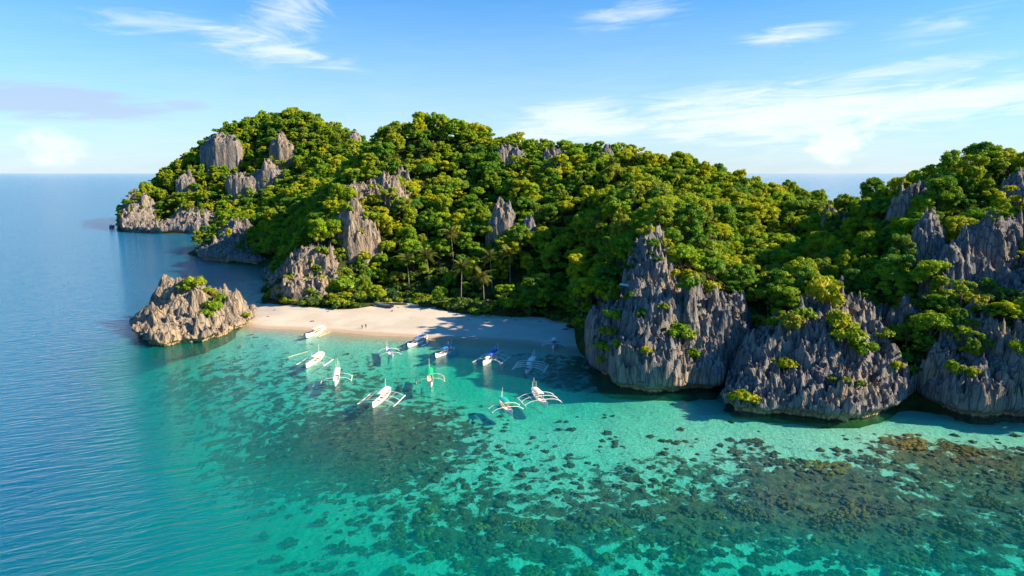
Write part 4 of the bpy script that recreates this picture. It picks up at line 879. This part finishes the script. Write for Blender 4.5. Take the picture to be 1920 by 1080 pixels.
for k in range(5200):
    u, v = rng.uniform(480, 1960), rng.uniform(770, 1085); g = G(u, v, -2.0); rf = float(np.clip(REEF(np.array([g[0]]), np.array([g[1]]))[0], 0, 1))
    if rng.uniform() < rf ** 1.4 * .9: cand.append((g[0], g[1], rng.uniform(.4, 1.35), u, v))
cand.sort(key=lambda a: -a[2] / (a[1] + 1))
MAXC = 150; cells = {}
def coral_z(x, y, s_): return sand_at(x, y) + .02
for x, y, s_, lab in spots:
    z = max(min(coral_z(x, y, s_), -1.0), -6); h = min(1.0, (-.35 - z) / (1.1 * s_))
    link('coral_head', CORAL[int(rng.integers(0, 6))] if s_ < 1.6 else CORALBIG[int(rng.integers(0, 4))], loc=(x, y, z), rot=(0, 0, rng.uniform(0, 6.28)), scale=(s_, s_ * rng.uniform(.8, 1.1), s_ * max(.45, h)), label=lab, category='coral', group='coral heads of the shallow reef')
for x, y, s_, u, v in cand[:MAXC]:
    cells.setdefault((int((u - 480) // 190), int((v - 770) // 64)), []).append((u, x, y, s_))
COLN = ['far left', 'left', 'left of centre', 'centre left', 'centre', 'right of centre', 'right', 'far right']; ROWN = ['near the cliffs', 'upper', 'middle', 'lower', 'bottom-edge']
for (a, b), L in cells.items():
    for n_, (u, x, y, s_) in enumerate(sorted(L)):
        z = max(min(coral_z(x, y, s_), -1.0), -7)
        link('coral_head', CORAL[int(rng.integers(0, 6))], loc=(x, y, z), rot=(0, 0, rng.uniform(0, 6.28)), scale=(s_, s_, s_ * .8), category='coral', group='coral heads of the shallow reef',
             label=f'small coral, {ORD[min(n_, 19)].replace("nearest", "first")} from left in the {ROWN[min(b, 4)]} band of reef, {COLN[min(a, 7)]}')
V_, F_ = [], []
for x, y, s_, u, v in cand[MAXC:]:
    z = max(min(coral_z(x, y, s_), -1.0), -7); s_ *= .8
    V_.append(ICO1[0] * np.array([s_, s_, s_ * .5]) * (1 + .22 * rng.normal(size=(len(ICO1[0]), 1))) + (x, y, z)); F_.append(ICO1[1] + 42 * (len(V_) - 1))
link('coral_reef', mesh_np('coral_reef', np.concatenate(V_), np.concatenate(F_), M['coral']), kind='stuff', label='scattered small coral lumps over the reef flat', category='reef')

# ------------------------------------------------------------------ outrigger boats
plain('white_paint', (.80, .79, .76), .45, .4, .05, .7); plain('white_canvas', (.82, .81, .78), .8, .2, .06, .8)
plain('blue_canvas', (.02, .17, .55), .75, .2, .12, 1.0); plain('royal_canvas', (.03, .12, .62), .75, .2, .1, 1.0); plain('green_canvas', (.02, .50, .22), .75, .2, .1, 1.0); plain('teal_canvas', (.01, .42, .40), .75, .2, .1, 1.0)
plain('blue_paint', (.03, .14, .50), .45, .4, .1, 1.0); plain('yellow_paint', (.75, .50, .04), .5, .4, .1, 1.0); plain('teal_paint', (.03, .42, .48), .5, .4, .1, 1.0); plain('bamboo', (.66, .60, .40), .6, .3, .15, 1.5)
plain('deck_wood', (.30, .19, .10), .8, .2, .2, 2.0); plain('orange_vest', (.80, .18, .03), .7, .2, .1, 3.0); plain('red_cloth', (.45, .05, .05), .8, .2, .1, 3.0); plain('dark_gear', (.05, .05, .07), .7, .2, .2, 3.0); plain('grey_hull', (.16, .20, .25), .8, .2, .25, 1.2); plain('blue_gear', (.08, .16, .40), .7, .2, .2, 3.0)
def box_vf(x0, x1, y0, y1, z0, z1, b=0.0):
    v = np.array([(x, y, z) for z in (z0, z1) for (x, y) in ((x0, y0), (x1, y0), (x1, y1), (x0, y1))], float)
    if b: v[4:, 0] = (v[4:, 0] - (x0 + x1) / 2) * (1 - b) + (x0 + x1) / 2; v[4:, 1] = (v[4:, 1] - (y0 + y1) / 2) * (1 - b) + (y0 + y1) / 2
    return v, np.array([(0, 3, 2, 1), (4, 5, 6, 7), (0, 1, 5, 4), (1, 2, 6, 5), (2, 3, 7, 6), (3, 0, 4, 7)])
def hull_section(t_, L, W, H):
    a = abs(t_); w = W * max(.03, (1 - a ** 2.4)) ** .75 * (.92 if t_ < 0 else 1)
    zs = H + (.95 if t_ > 0 else .6) * a ** 3.2; zk = -.42 + (.75 * max(0, a - .72) / .28 * (1 if t_ > 0 else .8)) ** 1.5
    return w, zs, zk
def hull_mesh(L, W, H, mat):
    ts = np.linspace(-1, 1, 25); V, F = [], []
    for t_ in ts:
        w, zs, zk = hull_section(t_, L, W, H); x = t_ * L / 2 + (.35 * (1 if t_ > 0 else -1) * max(0, abs(t_) - .8) / .2)
        wi = max(w - .07, .01); zm = zk + (zs - zk) * .35
        V += [(x, w, zs), (x * .985, w * .82, zm), (x * .96, w * .12, zk), (x * .96, -w * .12, zk), (x * .985, -w * .82, zm), (x, -w, zs), (x, -wi, zs), (x, -wi * .9, zs - .28), (x, wi * .9, zs - .28), (x, wi, zs)]
    n = 10
    for i in range(len(ts) - 1):
        for k in range(n): F.append((i * n + k, (i + 1) * n + k, (i + 1) * n + (k + 1) % n, i * n + (k + 1) % n))
    F.append((0, 1, 2, 3)); F.append((0, 3, 4, 5)); e = (len(ts) - 1) * n; F.append((e + 3, e + 2, e + 1, e)); F.append((e + 5, e + 4, e + 3, e))
    return mesh_np('hull', V, F, M[mat], False)
def stripe_mesh(L, W, H, mat):
    ps = []
    for sd in (-1, 1):
        path = []
        for t_ in np.linspace(-.97, .97, 17):
            w, zs, zk = hull_section(t_, L, W, H); path.append((t_ * L / 2, sd * (w + .015), zs - .03))
        ps.append(tube(path, [.055] * len(path), 5))
    return mesh_np('gunwale', *merge(ps), M[mat], True)
def bow_deck_mesh(L, W, H, mat, t0=.55):
    V, F = [], []
    for i, t_ in enumerate(np.linspace(t0, .985, 7)):
        w, zs, zk = hull_section(t_, L, W, H); V += [(t_ * L / 2, max(w - .04, .01), zs + .02), (t_ * L / 2, 0, zs + .10), (t_ * L / 2, -max(w - .04, .01), zs + .02)]
        if i: q = i * 3; F += [(q - 3, q, q + 1, q - 2), (q - 2, q + 1, q + 2, q - 1)]
    return mesh_np('bow_deck', V, F, M[mat], False)
def canopy_mesh(x0, x1, w, z, mat, name='canopy'):
    V, F = [], []; na, nb = 9, 7
    for lay in (0, 1):
        for i in range(na):
            for j in range(nb):
                y = -w + 2 * w * j / (nb - 1); x = x0 + (x1 - x0) * i / (na - 1); sag = .05 * math.sin(i * 2.7) * (1 - abs(y / w))
                V.append((x, y, z + .26 * (1 - (y / w) ** 2) - (0.05 if lay else 0) + sag - .12 * abs(2 * i / (na - 1) - 1) ** 3))
    for lay in (0, 1):
        for i in range(na - 1):
            for j in range(nb - 1):
                a = lay * na * nb + i * nb + j; q = (a, a + nb, a + nb + 1, a + 1); F.append(q if lay == 0 else q[::-1])
    o = na * nb
    for i in range(na - 1): F += [(i * nb, i * nb + o, (i + 1) * nb + o, (i + 1) * nb), (i * nb + nb - 1, (i + 1) * nb + nb - 1, (i + 1) * nb + nb - 1 + o, i * nb + nb - 1 + o)]
    for j in range(nb - 1): F += [(j, j + 1, j + 1 + o, j + o), ((na - 1) * nb + j, (na - 1) * nb + j + o, (na - 1) * nb + j + 1 + o, (na - 1) * nb + j + 1)]
    return mesh_np(name, V, F, M[mat], False)
def boat(label, bow, stern, roof='white_canvas', hull='white_paint', trim='white_paint', deck=None, beam='white_paint', flt=None, span=4.2, flen=.62, nb=2, roofx=(-.34, .16), masts=((-.36, 0, 2.6), (-.30, .5, 1.6)), cargo=(), width=.86, lift=0.0, cabin=True, small_roof=None):
    a, b = G(*bow, .8), G(*stern, 1.2); cpt = (a + b) / 2; d = a - b; L = float(min(15.5, max(8.5, np.hypot(d[0], d[1])))); H = .85
    zf = lift
    r = link('outrigger_boat', None, loc=(cpt[0], cpt[1], zf), rot=(random.uniform(-.02, .02), 0, math.atan2(d[1], d[0])), label=label, category='boat', group='outrigger boats moored off the beach')
    W_ = width
    link('hull', hull_mesh(L, W_, H, hull), r); link('gunwale', stripe_mesh(L, W_, H, trim), r)
    link('deck', mesh_np('deck', *box_vf(-.40 * L, .34 * L, -W_ * .72, W_ * .72, .30, .42), M['deck_wood']), r)
    link('bow_deck', bow_deck_mesh(L, W_, H, deck or trim), r)
    x0, x1 = roofx[0] * L, roofx[1] * L; zr = H + 1.45
    if roof: link('canopy', canopy_mesh(x0, x1, W_ * 1.08, zr, roof), r)
    if small_roof: link('canopy', canopy_mesh(x1 + .25, x1 + .2 * L, W_ * .8, zr - .35, small_roof), r)
    if roof:
        for i in range(4):
            for sd in (-1, 1):
                x = x0 + .15 + (x1 - x0 - .3) * i / 3; link('post', mesh_np('post', *tube([(x, sd * W_ * .88, H - .1), (x, sd * W_ * .95, zr + .05)], [.035, .035], 5), M['white_paint'], True), r)
        if cabin:
            for sd in (-1, 1): link('side_rail', mesh_np('side_rail', *tube([(x0 + .2, sd * W_ * .92, H + .5), (x1 - .2, sd * W_ * .92, H + .5)], [.03, .03], 5), M[trim if trim != 'white_paint' else 'deck_wood'], True), r)
            for i in range(3): link('bench', mesh_np('bench', *box_vf(x0 + .5 + i * (x1 - x0 - 1) / 3, x0 + .95 + i * (x1 - x0 - 1) / 3, -W_ * .6, W_ * .6, .42, .78), M['deck_wood']), r)
    for (tx, ty, h) in masts: link('mast', mesh_np('mast', *tube([(tx * L, ty * W_, H - .2), (tx * L + .1, ty * W_, H + 1.4 + h)], [.085, .05], 6), M['white_paint'], True), r)
    for (tx, ty, sx, sy, sz, mt) in cargo:
        v, f = box_vf(-sx, sx, -sy, sy, 0, sz, .35); v = v + np.array([tx * L, ty * W_, .42]); link('cargo', mesh_np('cargo', v, f, M[mt]), r)
    fm = flt or beam; xs_ = np.linspace(-flen * .5 * .82, flen * .5 * .82, nb) * L * .9
    for x in xs_:
        path = [(x, y, H + .05 + .42 * (1 - (abs(y) / span) ** 2) ** .5 * 1.0 - .75 * (abs(y) / span) ** 4 + .0) for y in np.linspace(-span, span, 19)]
        link('outrigger_beam', mesh_np('outrigger_beam', *tube(path, [.075] * 19, 6), M[beam], True), r)
    for sd in (-1, 1):
        fl = flen * L; path = [(-fl / 2, sd * span, .13), (0, sd * span, .10), (fl * .42, sd * span, .13), (fl / 2 + .3, sd * span, .34)]
        link('outrigger_float', mesh_np('outrigger_float', *tube(path, [.10, .13, .12, .05], 8), M[fm], True), r)
        for x in xs_: link('float_strut', mesh_np('float_strut', *tube([(x, sd * span, .1), (x, sd * span * .985, .62)], [.05, .05], 5), M[beam], True), r)
    ln = [(xs_[0], span * .7), (xs_[-1], span * .7)]
    for sd in (-1, 1):
        if nb >= 3: link('tie_pole', mesh_np('tie_pole', *tube([(xs_[0], sd * span * .55, H + .38), (xs_[-1], sd * span * .55, H + .38)], [.03, .03], 5), M[beam], True), r)
    return r
VEST = ((.24, 0, .55, .5, .55, 'orange_vest'), (.31, .2, .3, .3, .4, 'yellow_paint'), (.38, -.1, .35, .35, .3, 'blue_gear'))
boat('white-roofed outrigger boat nosed onto the sunny left end of the sand', (574, 630), (610, 613), span=3.6, cargo=((.22, 0, .4, .5, .45, 'green_canvas'), (.3, .1, .3, .4, .35, 'red_cloth'), (-.1, 0, 1.6, .55, .5, 'orange_vest')), masts=(), beam='bamboo')
boat('white outrigger boat with one tall mast, beside the drifting bamboo pole', (574, 686), (607, 662), span=4.4, masts=((-.2, .1, 3.0), (.12, -.5, 1.4)), cargo=((.24, 0, .5, .5, .3, 'dark_gear'),), flen=.6)
boat('white-roofed outrigger boat facing the camera with three short masts', (628, 721), (634, 692), span=4.3, masts=((-.42, 0, 2.8), (-.40, .55, 2.0), (-.40, -.55, 2.0)), cargo=((.27, 0, .5, .5, .4, 'red_cloth'), (.36, 0, .3, .35, .3, 'blue_gear')), flen=.42)
boat('white outrigger boat in front with red cargo, nearest on the left', (699, 760), (732, 728), span=4.9, masts=((-.22, 0, 3.0), (.02, .6, 1.5)), cargo=((.2, .1, .45, .4, .5, 'red_cloth'), (.28, -.2, .3, .3, .4, 'dark_gear')), flen=.74, nb=3)
boat('green-roofed outrigger boat with yellow bow in the centre of the cove', (808, 723), (805, 692), roof='green_canvas', hull='white_paint', trim='yellow_paint', deck='red_cloth', beam='bamboo', span=4.1, masts=((-.44, 0, 2.6),), cargo=((.24, 0, .45, .5, .35, 'blue_gear'),), flen=.42)
boat('small open blue and white outrigger boat near the beach', (736, 670), (725, 648), roof=None, hull='white_paint', trim='blue_paint', deck='white_paint', span=3.6, flt='blue_paint', masts=((-.44, 0, 1.2),), cargo=((-.2, .35, 1.3, .22, .45, 'blue_canvas'), (-.1, -.4, 1.3, .22, .4, 'blue_canvas'), (.2, 0, .7, .5, .5, 'white_canvas'), (.27, 0, .3, .3, .75, 'dark_gear')), width=.85, flen=.5, cabin=False)
boat('blue-roofed boat closest to the sand, bow to the left', (765, 648), (801, 630), roof='blue_canvas', trim='blue_paint', deck='deck_wood', flt='blue_paint', beam='blue_paint', span=3.4, masts=((-.28, .3, 2.2), (.02, .3, 2.0)), cargo=((.2, .1, .5, .5, .6, 'dark_gear'), (.28, 0, .5, .5, .3, 'blue_gear')), flen=.5)
boat('blue-roofed boat with wooden bow, right of the one closest to the sand', (817, 667), (852, 650), roof='blue_canvas', trim='deck_wood', deck='deck_wood', flt='blue_paint', beam='blue_paint', span=3.4, masts=((-.30, .3, 2.2), (-.12, .3, 1.8)), cargo=((.22, .1, .5, .5, .55, 'red_cloth'), (.3, 0, .45, .45, .3, 'dark_gear'), (.14, -.1, .4, .5, .5, 'blue_gear')), flen=.5)
boat('white outrigger boat with a royal blue awning right of the centre', (906, 682), (936, 658), roof='royal_canvas', deck='white_paint', span=4.6, nb=3, flen=.66, masts=((-.38, .2, 2.2), (-.3, -.4, 1.4)), small_roof='white_canvas')
boat('large white outrigger boat with blue bow over the dark weed bed', (985, 699), (1003, 670), roof='white_canvas', trim='deck_wood', deck='royal_canvas', span=5.0, nb=4, flen=.62, roofx=(-.34, .02), small_roof='white_canvas', masts=((-.40, .2, 2.4), (-.40, -.4, 1.6)))
boat('white and blue outrigger boat beached at the right end of the sand', (1038, 652), (1041, 634), roof='white_canvas', trim='blue_paint', deck='blue_paint', span=4.2, flen=.45, roofx=(-.2, .12), masts=(), cargo=((-.3, 0, .5, .5, .5, 'blue_gear'), (.24, 0, .5, .5, .4, 'blue_gear')), width=.9)
boat('teal-roofed outrigger boat with yellow trim, lowest on the right', (960, 775), (938, 749), roof='teal_canvas', hull='white_paint', trim='yellow_paint', deck='white_paint', beam='white_paint', flt='teal_paint', span=4.2, flen=.42, masts=((-.40, .35, 2.6), (-.30, -.35, 1.8)), cargo=VEST, roofx=(-.36, .1))
boat('white-roofed outrigger boat with orange life vests, right front', (1026, 760), (998, 730), roof='white_canvas', span=5.0, nb=3, flen=.66, masts=((-.38, 0, 2.8), (-.36, .6, 1.8), (-.36, -.6, 1.8)), cargo=VEST, roofx=(-.36, .1))
# old hull drawn up under the trees
a, b = G(738, 577, 3.0), G(702, 572, 3.0); cpt = (a + b) / 2; d = a - b; L = float(np.hypot(d[0], d[1]))
r = link('old_boat', None, loc=(cpt[0], cpt[1], sand_at(cpt[0], cpt[1]) + .42), rot=(.12, 0, math.atan2(d[1], d[0])), label='old blue-grey boat hull pulled up under the trees', category='boat')
link('hull', hull_mesh(L, .9, .8, 'grey_hull'), r); link('tarpaulin', canopy_mesh(-.36 * L, .3 * L, .85, .78, 'grey_hull', 'tarpaulin'), r)
# drifting bamboo poles
a, b = G(539, 670, .05), G(577, 659, .05); V_, F_ = tube([a, (a + b) / 2 + np.array([0, 0, .04]), b], [.11, .1, .07], 6)
link('bamboo_pole', mesh_np('bamboo_pole', V_ - a, F_, M['bamboo'], True), loc=a, label='long pale bamboo pole floating left of the white boats', category='pole')
for (u0, v0, u1, v1, lab) in [(466, 628, 476, 627, 'short dark log floating right of the islet, upper one'), (473, 633, 485, 632, 'short dark log floating right of the islet, lower one')]:
    a, b = G(u0, v0, .02), G(u1, v1, .02); V_, F_ = tube([a, (a + b) / 2, b], [.16, .22, .14], 7); link('floating_log', mesh_np('floating_log', V_ - a, F_, M['bark'], True), loc=a, label=lab, category='log', group='logs floating off the islet')

# ------------------------------------------------------------------ people on the beach
def person(label, u, v, col, arm):
    g = G(u, v, 1.5); z = sand_at(g[0], g[1]); ps = {'pel': (0, 0, .93), 'che': (0, .02, 1.30), 'nec': (0, .02, 1.48), 'hea': (0, .05, 1.66),
        'kl': (-.10, .03, .50), 'fl': (-.11, -.02, .06), 'tl': (-.11, .12, .03), 'kr': (.11, .06, .50), 'fr': (.13, .05, .06), 'tr': (.13, .19, .03), 'hl': (-.1, 0, .88), 'hr': (.1, 0, .88),
        'sl': (-.19, .02, 1.40), 'el': (-.26, 0, 1.12), 'wl': (-.24, .12 + arm, .90), 'gl': (-.23, .16 + arm, .82), 'sr': (.19, .02, 1.40), 'er': (.26, 0, 1.12), 'wr': (.25, .10, .88), 'gr': (.24, .14, .80), 'top': (0, .05, 1.75)}
    rad = {'pel': .15, 'che': .16, 'nec': .065, 'hea': .105, 'top': .07, 'kl': .075, 'kr': .075, 'fl': .05, 'fr': .05, 'tl': .04, 'tr': .04, 'hl': .10, 'hr': .10, 'sl': .07, 'sr': .07, 'el': .05, 'er': .05, 'wl': .035, 'wr': .035, 'gl': .04, 'gr': .04}
    ks = list(ps); E = [('pel', 'che'), ('che', 'nec'), ('nec', 'hea'), ('hea', 'top'), ('pel', 'hl'), ('hl', 'kl'), ('kl', 'fl'), ('fl', 'tl'), ('pel', 'hr'), ('hr', 'kr'), ('kr', 'fr'), ('fr', 'tr'), ('che', 'sl'), ('sl', 'el'), ('el', 'wl'), ('wl', 'gl'), ('che', 'sr'), ('sr', 'er'), ('er', 'wr'), ('wr', 'gr')]
    me = bpy.data.meshes.new('person'); me.from_pydata([ps[k] for k in ks], [(ks.index(a), ks.index(b)) for a, b in E], [])
    o = link('person', me, loc=(g[0], g[1], z), rot=(0, 0, arm * 6), label=label, category='person', group='people standing on the beach')
    md = o.modifiers.new('skin', 'SKIN'); lay = me.skin_vertices[0].data if me.skin_vertices else None
    if lay is None:
        bpy.context.view_layer.objects.active = o; lay = me.skin_vertices.new().data if hasattr(me.skin_vertices, 'new') else None
    if lay:
        for i, k in enumerate(ks): lay[i].radius = (rad[k], rad[k]); lay[i].use_root = (k == 'pel')
    o.modifiers.new('sub', 'SUBSURF').levels = 1; o.modifiers['sub'].render_levels = 1
    mm = material('clothes_' + col)[0]; t = NT(mm.node_tree); z_ = t.n('ShaderNodeSeparateXYZ', {0: t.n('ShaderNodeTexCoord').outputs['Object']}).outputs[2]
    dark = {'dark': (.02, .02, .03), 'navy': (.02, .025, .05)}[col]
    c = t.mix(t.ramp(z_, 1.47, 1.48), dark, (.22, .12, .07)); c = t.mix(t.ramp(z_, 1.68, 1.69), c, (.01, .008, .006)); c = t.mix(t.ramp(z_, .46, .45), c, (.22, .12, .07)); t.out(t.prin(c, .8)); me.materials.append(mm)
person('left of two people in dark clothes standing on the open sand', 679, 612, 'dark', .1); person('right of two people in dark clothes standing on the open sand', 686, 611, 'navy', -.05)

# ------------------------------------------------------------------ bits on the sand: driftwood, wrack and stones
rng = np.random.default_rng(55)
DEB = [(735, 585, .9, 'dark driftwood stump on the sand below the old hull'), (585, 598, .8, 'driftwood branch on the bright sand near the bluff'), (503, 590, .7, 'dark stone on the sand spit near the islet'), (515, 579, .7, 'dark stone at the foot of the bluff'), (843, 585, .9, 'wrack pile at the left end of the grass strip'), (890, 593, 1.0, 'dark wrack pile below the grass strip, first from left'), (900, 593, 1.0, 'dark wrack pile below the grass strip, second from left'), (916, 595, .9, 'dark wrack pile below the grass strip, third from left'), (956, 594, .9, 'dark wrack pile below the grass strip, fourth from left'), (912, 602, .6, 'single dark stone in the middle of the sand'), (967, 601, .5, 'small stone on the right half of the sand'), (878, 600, .5, 'small pale driftwood on the middle of the sand'), (1012, 604, .7, 'driftwood near the right end of the bushes'), (1060, 618, 1.0, 'grey driftwood under the last bushes'), (747, 580, .6, 'small stone right of the old hull'), (770, 596, .4, 'tiny dark stick on the left half of the sand'), (615, 585, .6, 'stone at the right foot of the bluff')]
STONE = []
for k in range(3):
    rg = np.random.default_rng(600 + k); ps = []
    for i in range(4):
        ps.append((ICO1[0] * np.array([.5, .3, .22]) * rg.uniform(.5, 1.0) * (1 + .2 * rg.normal(size=(42, 1))) + rg.normal(size=3) * np.array([.35, .25, .04]) + (0, 0, .1), ICO1[1]))
    for i in range(5):
        a = rg.uniform(0, 6.28); d_ = np.array([math.cos(a), math.sin(a), .15]); ps.append((lambda q: (q[0], np.concatenate([q[1][:, :3], q[1][:, [0, 2, 3]]])))(tube([-.7 * d_, .1 * d_ + (0, 0, .2), .8 * d_], [.06, .05, .02], 5)))
    STONE.append(mesh_np('driftwood', *merge(ps), M['bark'], False))
for k, (u, v, s_, lab) in enumerate(DEB):
    g = G(u, v, 2.0); z = max(sand_at(g[0], g[1]), float(hill_at(g[0], g[1]))); link('driftwood', STONE[k % 3], loc=(g[0], g[1], z), rot=(0, 0, rng.uniform(0, 6.28)), scale=s_ * 1.1, label=lab, category='driftwood', group='debris on the sand')
# pale capped slab on the promontory shoulder
loc, nor, hit = cast(1172, 552)
if loc is not None:
    r = link('rock_slab', None, loc=loc - Vector((0, 0, .5)), label='white slab lying across two grey rock stubs on the promontory shoulder', category='rock')
    for x, h in ((-1.1, 3.4), (1.0, 3.2)):
        v, f = box_vf(x - .45, x + .45, -.5, .5, -1.0, h, .2); v += np.random.default_rng(3).normal(size=v.shape) * .08; link('stub', mesh_np('stub', v, f, M['rock']), r)
    v, f = box_vf(-1.9, 2.2, -.8, .8, 0, .75, .45); v += np.random.default_rng(4).normal(size=v.shape) * .12; link('cap', mesh_np('cap', v, f, M['white_canvas']), r, (0, 0, 3.22), (0, .12, 0))
